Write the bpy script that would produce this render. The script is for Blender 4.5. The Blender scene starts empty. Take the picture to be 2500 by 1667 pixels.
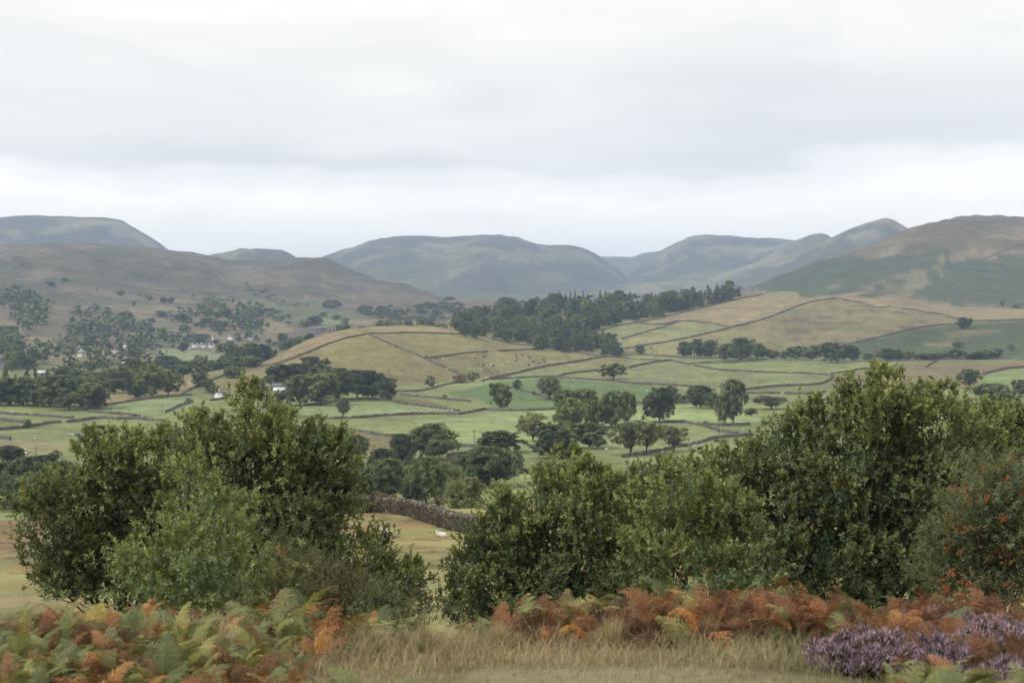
import bpy, math, random
import numpy as np
SC = bpy.context.scene
COL = SC.collection
rng = np.random.default_rng(7)
random.seed(7)

# ------------------------------------------------------------------ camera, sky, sun, exposure
F, CXP, CYP = 2500 * 50 / 36, 1250.0, 833.5          # focal length and centre in photograph pixels
PITCH = math.atan((CYP - 790) / F)                    # the horizon lies at row 790
Z0 = 60.0                                             # camera height above the datum
cam_d = bpy.data.cameras.new('camera'); cam = bpy.data.objects.new('camera', cam_d); COL.objects.link(cam)
cam.location = (0, 0, Z0); cam.rotation_euler = (math.pi / 2 - PITCH, 0, 0)
cam_d.lens = 50; cam_d.sensor_width = 36; cam_d.clip_start = 0.1; cam_d.clip_end = 60000
cam_d.dof.use_dof = True; cam_d.dof.focus_distance = 260; cam_d.dof.aperture_fstop = 3.4
SC.camera = cam

SUN_EL, SUN_AZ = math.radians(40), math.radians(238)  # azimuth from +Y towards +X: behind cloud, behind the camera to its left
W = bpy.data.worlds.new('World'); SC.world = W; W.use_nodes = True
nt = W.node_tree; nt.nodes.clear()
def nd(tree, typ, **kw):
    n = tree.nodes.new(typ)
    for k, v in kw.items():
        if k.startswith('i_'):
            n.inputs[int(k[2:]) if k[2:].isdigit() else k[2:].replace('_', ' ')].default_value = v
        else:
            setattr(n, k, v)
    return n
def lk(tree, a, b): tree.links.new(a, b)
def math_n(tree, op, a, b=None, clamp=False):
    n = tree.nodes.new('ShaderNodeMath'); n.operation = op; n.use_clamp = clamp
    for i, v in enumerate((a, b)):
        if v is None: continue
        if isinstance(v, (int, float)): n.inputs[i].default_value = v
        else: tree.links.new(v, n.inputs[i])
    return n.outputs[0]
def ramp(tree, fac, stops, interp='LINEAR'):
    n = tree.nodes.new('ShaderNodeValToRGB'); n.color_ramp.interpolation = interp
    e = n.color_ramp.elements
    while len(e) < len(stops): e.new(0.5)
    for el, (p, c) in zip(e, stops):
        el.position = p; el.color = (*c, 1) if len(c) == 3 else c
    tree.links.new(fac, n.inputs[0]); return n.outputs[0]
out = nd(nt, 'ShaderNodeOutputWorld'); bg = nd(nt, 'ShaderNodeBackground'); bg.inputs[1].default_value = 1.0
tc = nd(nt, 'ShaderNodeTexCoord'); sep = nd(nt, 'ShaderNodeSeparateXYZ'); lk(nt, tc.outputs['Generated'], sep.inputs[0])
def cloud(sx, sz, scale, detail, rough, off=0.0):
    m = nd(nt, 'ShaderNodeMapping'); m.inputs['Scale'].default_value = (sx, sx, sz); m.inputs['Location'].default_value = (off, off * .7, off * 1.3)
    lk(nt, tc.outputs['Generated'], m.inputs[0])
    n = nd(nt, 'ShaderNodeTexNoise'); n.inputs['Scale'].default_value = scale; n.inputs['Detail'].default_value = detail; n.inputs['Roughness'].default_value = rough
    n.inputs['Distortion'].default_value = 0.4
    lk(nt, m.outputs[0], n.inputs['Vector']); return n.outputs[0]
n_low, n_mid, n_fine = cloud(1, 3.5, 2.2, 3, .5, 3.1), cloud(1, 5.0, 5.0, 6, .55, 1.7), cloud(1, 2.4, 13, 7, .6, 5.0)
el = math_n(nt, 'ADD', sep.outputs[2], math_n(nt, 'MULTIPLY', math_n(nt, 'SUBTRACT', n_low, .5), .12))
el = math_n(nt, 'ADD', el, math_n(nt, 'MULTIPLY', math_n(nt, 'SUBTRACT', n_mid, .5), .04))
el = math_n(nt, 'ADD', el, math_n(nt, 'MULTIPLY', math_n(nt, 'SUBTRACT', n_fine, .5), .024))
deck = ramp(nt, math_n(nt, 'MULTIPLY', el, 2.0, True), [(0, (.78, .80, .825)), (.14, (.83, .842, .855)), (.178, (.865, .872, .88)), (.212, (.74, .76, .80)), (.235, (.60, .625, .67)),
        (.29, (.645, .665, .70)), (.36, (.70, .71, .73)), (.46, (.735, .742, .752)), (1, (.80, .804, .808))], 'EASE')
streak = ramp(nt, n_mid, [(.3, (.90, .91, .93)), (.65, (1.05, 1.05, 1.05))])
mul = nd(nt, 'ShaderNodeMix', data_type='RGBA', blend_type='MULTIPLY'); mul.inputs[0].default_value = 1
tint = nd(nt, 'ShaderNodeMix', data_type='RGBA', blend_type='MULTIPLY'); tint.inputs[0].default_value = 1; tint.inputs[7].default_value = (.975, .935, .86, 1); lk(nt, deck, tint.inputs[6])
lk(nt, tint.outputs[2], mul.inputs[6]); lk(nt, streak, mul.inputs[7])
sky = nd(nt, 'ShaderNodeTexSky', sky_type='NISHITA'); sky.sun_disc = False; sky.sun_elevation = SUN_EL; sky.sun_rotation = SUN_AZ
skm = nd(nt, 'ShaderNodeVectorMath', operation='SCALE'); skm.inputs['Scale'].default_value = 0.1; lk(nt, sky.outputs[0], skm.inputs[0])
mx = nd(nt, 'ShaderNodeMix', data_type='RGBA'); mx.inputs[0].default_value = 0.93
lk(nt, skm.outputs[0], mx.inputs[6]); lk(nt, mul.outputs[2], mx.inputs[7]); lk(nt, mx.outputs[2], bg.inputs[0]); lk(nt, bg.outputs[0], out.inputs[0])

sun_d = bpy.data.lights.new('sun', 'SUN'); sun_d.energy = 1.5; sun_d.angle = math.radians(28); sun_d.color = (1.0, .97, .92)
sun = bpy.data.objects.new('sun', sun_d); COL.objects.link(sun)
sun.rotation_euler = (math.pi / 2 - SUN_EL, 0, math.pi - SUN_AZ)
vs = SC.view_settings; vs.view_transform = 'Standard'; vs.look = 'None'; vs.exposure = 0.69; vs.gamma = 1.0; vs.use_curve_mapping = False
SC.render.engine = 'CYCLES'; cy = SC.cycles
cy.use_denoising = True; cy.denoising_prefilter = 'ACCURATE'; cy.max_bounces = 5; cy.diffuse_bounces = 3; cy.glossy_bounces = 2; cy.transmission_bounces = 3
cy.volume_bounces = 1; cy.transparent_max_bounces = 4; cy.caustics_reflective = False; cy.caustics_refractive = False
cy.use_adaptive_sampling = False

# ------------------------------------------------------------------ photograph pixels -> directions
CROP = {'f': (0, 0, .9408), 1: (0, 480, 3.0156), 2: (600, 480, 3.0156), 3: (1200, 480, 3.0156), 4: (1800, 480, 3.0157), 5: (0, 900, 3.1359), 6: (600, 900, 3.1359),
        7: (1200, 900, 3.1359), 'b': (600, 1300, 3.675), 'c': (1200, 1300, 3.675), 'd': (1800, 1250, 3.36), 'g': (0, 780, 7.128), 'h': (300, 780, 7.128), 'n': (0, 0, 1)}
def cpx(c, p):                                        # crop coordinates -> photograph pixels
    ox, oy, s = CROP[c]; p = np.asarray(p, float)
    q = p[..., :2] / s; return q + (ox, oy)
def ray(px, py):                                      # -> bearing and slope of the sight line
    a = (np.asarray(px, float) - CXP) / F; b = (CYP - np.asarray(py, float)) / F
    dx, dy, dz = a, math.cos(PITCH) + b * math.sin(PITCH), -math.sin(PITCH) + b * math.cos(PITCH)
    return np.arctan2(dx, dy), dz / np.hypot(dx, dy)
def project(x, y, z):
    z = z - Z0
    d = y * math.cos(PITCH) - z * math.sin(PITCH); u = y * math.sin(PITCH) + z * math.cos(PITCH)
    d = np.where(d > .05, d, np.nan)
    return CXP + F * x / d, CYP - F * u / d

# ------------------------------------------------------------------ noise
def _h(ix, iy, s):
    n = (ix.astype(np.int64) * 374761393 + iy.astype(np.int64) * 668265263 + s * 1442695041) & 0x7fffffff
    n = ((n ^ (n >> 13)) * 1274126177) & 0x7fffffff
    return ((n ^ (n >> 16)) & 0xffff) / 65535.0
def vnoise(x, y, s=0):
    x0, y0 = np.floor(x), np.floor(y); fx, fy = x - x0, y - y0
    fx = fx * fx * (3 - 2 * fx); fy = fy * fy * (3 - 2 * fy)
    a, b, c, d = _h(x0, y0, s), _h(x0 + 1, y0, s), _h(x0, y0 + 1, s), _h(x0 + 1, y0 + 1, s)
    return (a + (b - a) * fx) * (1 - fy) + (c + (d - c) * fx) * fy
def fbm(x, y, o=4, s=0, g=.5):
    t, a, n = 0, 1.0, 0
    for i in range(o):
        t = t + a * vnoise(x * 2 ** i + 17.3 * i, y * 2 ** i - 9.1 * i, s + i); n += a; a *= g
    return t / n
def ridged(x, y, o=4, s=0):
    t, a, n = 0, 1.0, 0
    for i in range(o):
        t = t + a * (1 - np.abs(2 * vnoise(x * 2 ** i + 5.3 * i, y * 2 ** i + 3.1 * i, s + i) - 1)); n += a; a *= .5
    return t / n
def sstep(a, b, x):
    t = np.clip((x - a) / (b - a), 0, 1); return t * t * (3 - 2 * t)

# ------------------------------------------------------------------ the lie of the land (bearing th, distance r)
_rd = np.exp(np.linspace(math.log(.3), math.log(20000), 3000))
def table(pairs):
    a = np.array(pairs, float); z = np.interp(_rd, a[:, 0], a[:, 1]); k = np.hanning(61); k /= k.sum()
    return np.convolve(np.pad(z, 30, 'edge'), k, 'valid')
_near = [(0, -1.7), (5, -2.2), (8, -2.7), (11, -3.0), (13.5, -3.2), (16, -3.65), (20, -5.0), (25, -6.8), (40, -10.2), (60, -13), (85, -15.2), (110, -16.5), (125, -16.9), (136, -17.6), (150, -20.5),
         (200, -28), (330, -41), (450, -43), (640, -46), (740, -45)]
TA = table(_near + [(900, -44), (1150, -43), (1700, -44), (2200, -40), (2700, -12), (3500, 25), (4500, 62), (5200, 95), (9000, 200), (20000, 200)])
TB = table(_near + [(880, -43), (1000, -40), (1130, -35.8), (1260, -32.7), (1360, -30.5), (2000, -15), (3000, 20), (5000, 95), (9000, 200), (20000, 200)])

class Layer:
    def __init__(s, crest, base, depth=None, a=.5, back=.25, k=5.0):
        def prep(rows):
            px, py, r = [], [], []
            for c, pts in rows:
                q = cpx(c, [p[:2] for p in pts])
                px += list(q[:, 0]); py += list(q[:, 1]); r += [p[2] if len(p) > 2 else np.nan for p in pts]
            px, py, r = np.array(px), np.array(py), np.array(r, float)
            o = np.argsort(px); px, py, r = px[o], py[o], r[o]
            ok = ~np.isnan(r); r = np.interp(px, px[ok], r[ok]) if ok.any() else np.full(len(px), depth, float)
            th, te = ray(px, py); return th, te * r, r
        s.ct, s.cz, s.cr = prep(crest); s.bt, s.bz, s.br = prep(base); s.a, s.back, s.k = a, back, k
    def parts(s, th, r):
        rc, zc = np.interp(th, s.ct, s.cr), np.interp(th, s.ct, s.cz)
        rb, zb = np.interp(th, s.bt, s.br), np.interp(th, s.bt, s.bz)
        t = (r - rb) / (rc - rb); tt = np.clip(t, 0, 1)
        f = s.a * np.sin(tt * math.pi / 2) + (1 - s.a) * tt
        w = .12 * (rc - rb)
        z = np.where(t <= 1, zb + (zc - zb) * f, zc - s.back * (np.sqrt((r - rc) ** 2 + w * w) - w))
        z = np.where(t < 0, zb - .12 * (rb - r), z)
        return z, t
L = {}
L['fell_a'] = Layer([(1, [(-900, 200, 6500), (-300, 160), (0, 143), (90, 133), (260, 130), (420, 138), (560, 140), (700, 140), (770, 143), (850, 160), (905, 172), (960, 205), (1030, 245),
    (1090, 280), (1150, 320), (1200, 352), (1237, 383), (1320, 450), (1500, 600), (1700, 800)])], [('n', [(-300, 745, 4600), (700, 745, 4600)])])
L['fell_b'] = Layer([(2, [(-700, 640, 5400), (-440, 480), (-310, 442), (-240, 415), (-160, 403), (-80, 392), (-50, 377), (10, 378), (35, 385), (70, 375), (150, 382), (190, 385), (265, 390),
    (310, 410), (360, 437), (430, 480), (600, 640)])], [('n', [(300, 745, 4300), (1000, 745, 4300)])])
L['fell_m'] = Layer([(2, [(200, 640, 6500), (400, 520), (500, 468), (580, 430), (650, 410), (720, 385), (800, 365), (860, 345), (920, 320), (1000, 300), (1100, 290), (1200, 283), (1350, 288),
    (1500, 293), (1650, 285), (1750, 276), (1800, 276)]), (3, [(70, 276), (150, 290), (200, 297), (250, 318), (300, 330), (350, 345), (450, 348), (570, 352), (640, 365), (700, 382), (750, 405),
    (800, 435), (830, 455), (870, 485), (920, 520), (970, 560), (1030, 640), (1100, 760)])], [('n', [(500, 765, 4300), (1200, 760, 4400), (1480, 735, 4800), (1700, 725, 5200)])], a=.6)
L['fell_s'] = Layer([(2, [(1000, 900, 5000), (1150, 760), (1280, 700), (1400, 640), (1550, 560), (1650, 522), (1740, 522), (1800, 545), (1880, 600)]), (3, [(130, 668), (220, 720), (320, 770), (480, 860)])],
    [('n', [(900, 790, 3900), (1400, 770, 3900)])], a=.6)
L['fell_h'] = Layer([(3, [(500, 520, 8800), (700, 455), (830, 452), (900, 446), (950, 444), (1030, 450), (1070, 435), (1130, 412), (1180, 405), (1235, 403), (1320, 420), (1600, 560)])],
    [('n', [(1300, 700, 6400), (1800, 700, 6400)])])
L['fell_d'] = Layer([(3, [(900, 720, 7000), (960, 640), (1000, 580), (1050, 530), (1100, 493), (1150, 462), (1200, 430), (1250, 400), (1310, 365), (1380, 330), (1450, 305), (1510, 289), (1600, 282), (1720, 281)]),
    (4, [(0, 285), (130, 298), (180, 299), (300, 303), (430, 320), (520, 345), (650, 420), (800, 560)])], [('n', [(1450, 735, 4900), (2100, 720, 5200)])], a=.6)
L['fell_e'] = Layer([(4, [(-500, 660, 6100), (-300, 590), (-100, 510), (40, 450), (150, 405), (270, 365), (430, 322), (500, 295), (560, 275), (620, 267), (660, 276), (690, 297), (760, 335), (900, 420), (1050, 560)])],
    [('n', [(1550, 735, 4600), (2200, 715, 4700)])], a=.45)
L['fell_i'] = Layer([(4, [(0, 700, 5300), (150, 622), (260, 550), (350, 490), (470, 420), (600, 345), (690, 296), (760, 266), (850, 227), (930, 200), (1000, 175), (1070, 156), (1105, 153), (1150, 161), (1190, 190),
    (1230, 215), (1260, 238), (1330, 290), (1500, 420), (1700, 600)])], [('n', [(1700, 728, 4000), (2400, 700, 4200)])], a=.4)
L['fell_left'] = Layer([(1, [(-600, 330, 3700), (0, 335), (60, 331), (140, 345), (200, 345), (330, 326), (480, 328), (700, 322, 3650), (850, 335), (1000, 350), (1150, 368), (1237, 383), (1330, 393), (1420, 402),
    (1500, 418), (1560, 433), (1600, 432), (1660, 455), (1750, 461)]), (2, [(0, 462, 3500), (150, 450), (280, 458), (370, 440), (450, 433), (580, 433, 3400), (630, 450), (700, 490), (800, 535), (900, 570), (1000, 600),
    (1100, 625), (1200, 645), (1290, 677), (1350, 702), (1420, 740, 3100), (1500, 770), (1600, 810), (1750, 870), (2000, 960, 2900)])],
    [('n', [(-400, 890, 1900), (0, 880, 1900), (300, 872, 2000), (500, 852, 2200), (700, 818, 2450), (900, 790, 2650), (1100, 800, 2600), (1400, 850, 2500)])], a=.12)
L['fell_right'] = Layer([(4, [(-300, 780, 2900), (-100, 700), (20, 662), (130, 627), (250, 591), (380, 546), (500, 502), (620, 463), (750, 436), (780, 420), (850, 392), (960, 375, 3100), (1030, 345), (1090, 307),
    (1180, 267), (1260, 237), (1310, 222), (1400, 197), (1500, 177), (1600, 152), (1680, 142), (1740, 134), (1850, 138), (1960, 138), (2000, 146), (2111, 139, 3600), (2600, 120), (4000, 200)])],
    [('n', [(1650, 760, 2350), (1800, 735, 2350), (2100, 745, 2300), (2500, 790, 2250), (3200, 800, 2250)])], a=.3)
L['brown_hill'] = Layer([('n', [(980, 850, 1750), (1060, 802), (1100, 784), (1200, 764), (1300, 753), (1450, 748), (1600, 742), (1700, 730), (1800, 718), (1840, 716, 1950)]), (4, [(350, 692), (430, 697), (640, 714), (720, 716), (900, 692),
    (1000, 693, 2000), (1200, 722), (1300, 752), (1480, 796), (1600, 806), (1800, 816), (2111, 826, 1900), (2600, 830), (4000, 840)])],
    [('n', [(900, 880, 1400), (1100, 868, 1380), (1300, 864, 1380), (1500, 866, 1340), (1700, 874, 1330), (2000, 878, 1330), (2500, 876, 1330), (3200, 880, 1330)])], a=.45, k=2)
L['knoll'] = Layer([('n', [(0, 1010, 930), (200, 978, 950), (255, 967), (400, 934), (480, 912), (560, 901), (626, 893, 1130), (666, 875), (709, 851), (750, 831), (786, 820, 1260), (825, 810), (862, 803), (889, 801), (918, 799, 1350),
    (965, 797), (1031, 795, 1400), (1081, 800), (1130, 807), (1180, 815), (1200, 825), (1250, 838), (1300, 843, 1330), (1350, 850), (1400, 858), (1432, 861), (1482, 866, 1280), (1560, 885, 1250), (1700, 920, 1200)])],
    [('n', [(-100, 1010, 840), (200, 995, 850), (400, 970, 890), (650, 958, 900), (960, 953, 940), (1100, 938, 990), (1250, 915, 1070), (1400, 903, 1120), (1700, 930, 1050)])], a=.55, back=.16, k=2)

nin, nr = 640, 640
TH = np.concatenate([np.linspace(-math.pi, -.46, 46)[:-1], np.linspace(-.46, .46, nin), np.linspace(.46, math.pi, 46)[1:]])
R = np.exp(np.linspace(math.log(.5), math.log(15000), nr))
tg, rg = np.meshgrid(TH, R, indexing='ij')
xg, yg = rg * np.sin(tg), rg * np.cos(tg)
wb = sstep(-.13, .05, tg)
hz = np.interp(rg, _rd, TA) * (1 - wb) + np.interp(rg, _rd, TB) * wb
FLOOR = hz.copy()
names = list(L); stack = {}; tpar = {}
for k in names:
    z, t = L[k].parts(tg, rg); stack[k] = z; tpar[k] = t
    kk = L[k].k; hz = .5 * (hz + z + np.sqrt((hz - z) ** 2 + kk * kk))
allz = np.stack([FLOOR] + [stack[k] for k in names]); LAY = allz.argmax(0)      # 0 = valley floor
up = np.clip((hz - FLOOR) / 60, 0, 1) * sstep(1500, 3000, rg)
wx, wy = xg + 260 * (fbm(xg / 700, yg / 700, 3, 15) - .5), yg + 260 * (fbm(xg / 700, yg / 700, 3, 16) - .5)
gm = sstep(.42, .58, fbm(xg / 1300, yg / 1300, 2, 17))
gul = ridged((.80 * wx + .60 * wy) / 230, (-.60 * wx + .80 * wy) / 1100, 4, 11) * gm + ridged((.75 * wx - .66 * wy) / 230, (.66 * wx + .75 * wy) / 1100, 4, 12) * (1 - gm)
T_l = np.stack([np.zeros_like(rg)] + [tpar[k] for k in names]); t_top = np.take_along_axis(T_l, LAY[None], 0)[0]
calm = 1 - .62 * sstep(.72, 1.0, t_top)                 # keep the skylines where they are
hz = hz + up * calm * (26 * (fbm(xg / 380, yg / 380, 5, 3) - .5) - 44 * (gul - .62) + 16 * (ridged(xg / 120, yg / 120, 3, 8) - .6))
hz = hz + sstep(250, 500, rg) * (1 - up) * 3.0 * (fbm(xg / 160, yg / 160, 4, 21) - .5)
hz = hz + sstep(30, 60, rg) * (1 - sstep(180, 300, rg)) * 1.1 * (fbm(xg / 16, yg / 16, 4, 31) - .5)
hz = hz + (1 - sstep(20, 45, rg)) * .22 * (fbm(xg / 1.8, yg / 1.8, 4, 41) - .5)
side = np.abs(tg) * rg                                  # the brow stands a little higher at both sides of the frame
hz = hz + np.where(xg > -1.3, .15 * sstep(.2, 2.4, xg), .14 * sstep(1.3, 3.6, -xg)) * sstep(12, 14.5, rg) * (1 - sstep(19, 24, rg)) * (np.abs(tg) < 1.2)
hz = hz - .34 * np.exp(-((xg + .9) / 1.1) ** 2) * sstep(13.5, 15.5, rg) * (1 - sstep(22, 30, rg)) * (np.abs(tg) < 1.2)   # the brow dips where the pasture shows
HG = hz
lr = np.log(R)
def ground(x, y):
    x, y = np.asarray(x, float), np.asarray(y, float); th, r = np.arctan2(x, y), np.hypot(x, y)
    i = np.clip(np.searchsorted(TH, th) - 1, 0, len(TH) - 2); f = (th - TH[i]) / (TH[i + 1] - TH[i])
    j = np.clip((np.log(np.maximum(r, .51)) - lr[0]) / (lr[1] - lr[0]), 0, nr - 1.001); j0 = j.astype(int); g = j - j0
    z = (HG[i, j0] * (1 - f) + HG[i + 1, j0] * f) * (1 - g) + (HG[i, j0 + 1] * (1 - f) + HG[i + 1, j0 + 1] * f) * g
    return z + Z0
def cast(px, py, rmin=20.0):
    """where the sight line through a photograph pixel first meets the ground"""
    px, py = np.atleast_1d(np.asarray(px, float)), np.atleast_1d(np.asarray(py, float))
    th, te = ray(px, py); res = np.full((len(px), 4), np.nan)
    for n in range(len(px)):
        i = min(max(np.searchsorted(TH, th[n]) - 1, 0), len(TH) - 2); f = (th[n] - TH[i]) / (TH[i + 1] - TH[i])
        c = HG[i] * (1 - f) + HG[i + 1] * f - te[n] * R
        ok = np.where((c[1:] >= 0) & (c[:-1] < 0) & (R[1:] > rmin))[0]
        if len(ok) == 0: continue
        j = ok[0]; g = c[j] / (c[j] - c[j + 1]); r = R[j] * (1 - g) + R[j + 1] * g
        res[n] = r * math.sin(th[n]), r * math.cos(th[n]), te[n] * r + Z0, r
    return res
def at(px, py, r):                                      # point at distance r along a sight line
    th, te = ray(px, py); return np.array([r * np.sin(th), r * np.cos(th), te * r + Z0])

# ------------------------------------------------------------------ mesh helpers
def mesh(name, V, faces, col=None, smooth=False):
    """V (n,3); faces a list of (m,k) index arrays; col (n,3) point colours"""
    me = bpy.data.meshes.new(name); V = np.ascontiguousarray(V, np.float32)
    me.vertices.add(len(V)); me.vertices.foreach_set('co', V.ravel())
    faces = [np.asarray(f, np.int32) for f in faces if len(f)]
    tot = np.concatenate([np.full(len(f), f.shape[1], np.int32) for f in faces]); idx = np.concatenate([f.ravel() for f in faces])
    me.loops.add(len(idx)); me.loops.foreach_set('vertex_index', idx)
    me.polygons.add(len(tot)); me.polygons.foreach_set('loop_start', np.concatenate([[0], np.cumsum(tot)[:-1]]).astype(np.int32))
    if smooth: me.polygons.foreach_set('use_smooth', np.ones(len(tot), bool))
    if col is not None:
        a = me.color_attributes.new('Col', 'FLOAT_COLOR', 'POINT')
        col = np.asarray(col, np.float32); col = col if col.shape[1] == 4 else np.concatenate([col, np.ones((len(V), 1), np.float32)], 1)
        a.data.foreach_set('color', col.ravel())
    me.update(); me.validate(); return me
class MB:
    def __init__(s): s.v, s.f, s.c, s.n = [], {}, [], 0
    def add(s, V, faces, col=(1, 1, 1)):
        V = np.asarray(V, float).reshape(-1, 3)
        for f in faces:
            f = np.asarray(f, np.int64)
            if len(f): s.f.setdefault(f.shape[1], []).append(f + s.n)
        s.v.append(V); c = np.asarray(col, float); s.c.append(np.broadcast_to(c, (len(V), 3)) if c.ndim < 2 else c); s.n += len(V)
    def quads(s, P, col):                               # P (n,4,3), col (n,3)
        n = len(P)
        if n: s.add(P.reshape(-1, 3), [np.arange(n * 4).reshape(n, 4)], np.repeat(np.asarray(col), 4, 0) if np.ndim(col) == 2 else col)
    def tube(s, P, rad, sides=5, col=(1, 1, 1)):
        P = np.asarray(P, float); n = len(P); rad = np.broadcast_to(rad, (n,)); T = np.gradient(P, axis=0); T /= np.linalg.norm(T, axis=1)[:, None] + 1e-9
        A = np.cross(T, (.31, .87, .38)); A /= np.linalg.norm(A, axis=1)[:, None] + 1e-9; B = np.cross(T, A)
        ang = np.arange(sides) / sides * 2 * math.pi
        V = P[:, None] + rad[:, None, None] * (np.cos(ang)[None, :, None] * A[:, None] + np.sin(ang)[None, :, None] * B[:, None])
        i, j = np.meshgrid(np.arange(n - 1), np.arange(sides), indexing='ij'); k = (j + 1) % sides
        f = np.stack([i * sides + j, i * sides + k, (i + 1) * sides + k, (i + 1) * sides + j], -1).reshape(-1, 4)
        s.add(V.reshape(-1, 3), [f], col)
    def box(s, c, d, col=(1, 1, 1), rz=0.0, top=1.0):
        x, y, z = np.array(d) / 2
        V = np.array([[-x, -y, -z], [x, -y, -z], [x, y, -z], [-x, y, -z], [-x * top, -y * top, z], [x * top, -y * top, z], [x * top, y * top, z], [-x * top, y * top, z]])
        ca, sa = math.cos(rz), math.sin(rz); V = np.stack([V[:, 0] * ca - V[:, 1] * sa, V[:, 0] * sa + V[:, 1] * ca, V[:, 2]], 1) + np.asarray(c)
        s.add(V, [[[0, 3, 2, 1], [4, 5, 6, 7], [0, 1, 5, 4], [1, 2, 6, 5], [2, 3, 7, 6], [3, 0, 4, 7]]], col)
    def mesh(s, name, smooth=False): return mesh(name, np.concatenate(s.v), [np.concatenate(f) for f in s.f.values()], np.concatenate(s.c), smooth)
    def build(s, name, mat, parent=None, smooth=False): return obj(name, s.mesh(name, smooth), mat, parent)
def obj(name, me, mat=None, parent=None):
    o = bpy.data.objects.new(name, me); COL.objects.link(o)
    if mat is not None and not me.materials: me.materials.append(mat)
    if parent is not None: o.parent = parent
    return o
def tag(o, label, cat, group=None, kind=None):
    o['label'] = label; o['category'] = cat
    if group: o['group'] = group
    if kind: o['kind'] = kind
    return o
def empty(name, loc, rz=0.0, scale=(1, 1, 1)):
    o = bpy.data.objects.new(name, None); COL.objects.link(o); o.location = loc; o.rotation_euler = (0, 0, rz); o.scale = scale; o.empty_display_size = .2; return o

# ------------------------------------------------------------------ materials
def material(name, rough=.8, spec=.2, base=(1, 1, 1), attr=True, mott=(), objvar=0.0, bump=None, trans=0.0, crag=None):
    """attribute colour x mottling; mott = [(noise scale, low, high)], bump = (scale, strength, distance)"""
    m = bpy.data.materials.new(name); m.use_nodes = True; t = m.node_tree; t.nodes.clear()
    o = t.nodes.new('ShaderNodeOutputMaterial'); p = t.nodes.new('ShaderNodeBsdfPrincipled')
    p.inputs['Roughness'].default_value = rough; p.inputs['Specular IOR Level'].default_value = spec
    if attr:
        a = t.nodes.new('ShaderNodeAttribute'); a.attribute_name = 'Col'; c = a.outputs['Color']
    else:
        a = t.nodes.new('ShaderNodeRGB'); a.outputs[0].default_value = (1, 1, 1, 1); c = a.outputs[0]
    def mult(c, fac_col):
        n = t.nodes.new('ShaderNodeMix'); n.data_type = 'RGBA'; n.blend_type = 'MULTIPLY'; n.inputs[0].default_value = 1
        t.links.new(c, n.inputs[6])
        if isinstance(fac_col, tuple): n.inputs[7].default_value = (*fac_col, 1)
        else: t.links.new(fac_col, n.inputs[7])
        return n.outputs[2]
    if base != (1, 1, 1): c = mult(c, base)
    geo = t.nodes.new('ShaderNodeNewGeometry')
    for sc, lo, hi, *pos in mott:
        n = t.nodes.new('ShaderNodeTexNoise'); n.inputs['Scale'].default_value = sc; n.inputs['Detail'].default_value = 5; n.inputs['Roughness'].default_value = .6
        t.links.new(geo.outputs['Position'], n.inputs['Vector'])
        c = mult(c, ramp(t, n.outputs[0], [(pos[0] if pos else .3, lo), (pos[1] if pos else .7, hi)]))
    if objvar:
        oi = t.nodes.new('ShaderNodeObjectInfo')
        c = mult(c, ramp(t, oi.outputs['Random'], [(0, (1 - objvar, 1 - objvar, 1 - objvar * .8)), (.5, (1, 1, 1)), (1, (1 + objvar * 1.1, 1 + objvar * .8, 1 + objvar * .1))]))
    t.links.new(c, p.inputs['Base Color']); s = p.outputs[0]
    if bump:
        n = t.nodes.new('ShaderNodeTexNoise'); n.inputs['Scale'].default_value = bump[0]; n.inputs['Detail'].default_value = 6
        t.links.new(geo.outputs['Position'], n.inputs['Vector'])
        b = t.nodes.new('ShaderNodeBump'); b.inputs['Strength'].default_value = bump[1]; b.inputs['Distance'].default_value = bump[2]
        t.links.new(n.outputs[0], b.inputs['Height']); t.links.new(b.outputs[0], p.inputs['Normal'])
        if crag:                                        # crags and gullies too fine for the mesh, only where the alpha channel marks fell
            n2_ = t.nodes.new('ShaderNodeTexNoise'); n2_.inputs['Scale'].default_value = crag[0]; n2_.inputs['Detail'].default_value = 6; n2_.inputs['Roughness'].default_value = .62; n2_.inputs['Distortion'].default_value = .8
            t.links.new(geo.outputs['Position'], n2_.inputs['Vector'])
            b2 = t.nodes.new('ShaderNodeBump'); b2.inputs['Strength'].default_value = .9; b2.inputs['Distance'].default_value = crag[1]
            t.links.new(math_n(t, 'MULTIPLY', n2_.outputs[0], a.outputs['Alpha']), b2.inputs['Height']); t.links.new(b.outputs[0], b2.inputs['Normal']); t.links.new(b2.outputs[0], p.inputs['Normal'])
    if trans:
        tr = t.nodes.new('ShaderNodeBsdfTranslucent'); t.links.new(mult(c, (1.25, 1.2, .6)), tr.inputs[0])
        mxs = t.nodes.new('ShaderNodeMixShader'); mxs.inputs[0].default_value = trans
        t.links.new(s, mxs.inputs[1]); t.links.new(tr.outputs[0], mxs.inputs[2]); s = mxs.outputs[0]
    t.links.new(s, o.inputs[0]); return m
M = {}
M['ground'] = material('ground_cover', .95, .1, mott=[(.008, (.84, .85, .9), (1.16, 1.14, 1.05)), (.03, (.82, .84, .86), (1.18, 1.16, 1.1)), (.12, (.78, .8, .82), (1.2, 1.18, 1.14)), (.3, (1, 1, 1), (.6, .58, .56), .57, .66), (.05, (1, 1, 1), (.84, .82, .8), .56, .62), (.7, (.86, .86, .86), (1.13, 1.13, 1.12)), (6, (.8, .8, .8), (1.2, 1.2, 1.2))],
                       bump=(.5, .6, .5), crag=(.014, 42))
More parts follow.
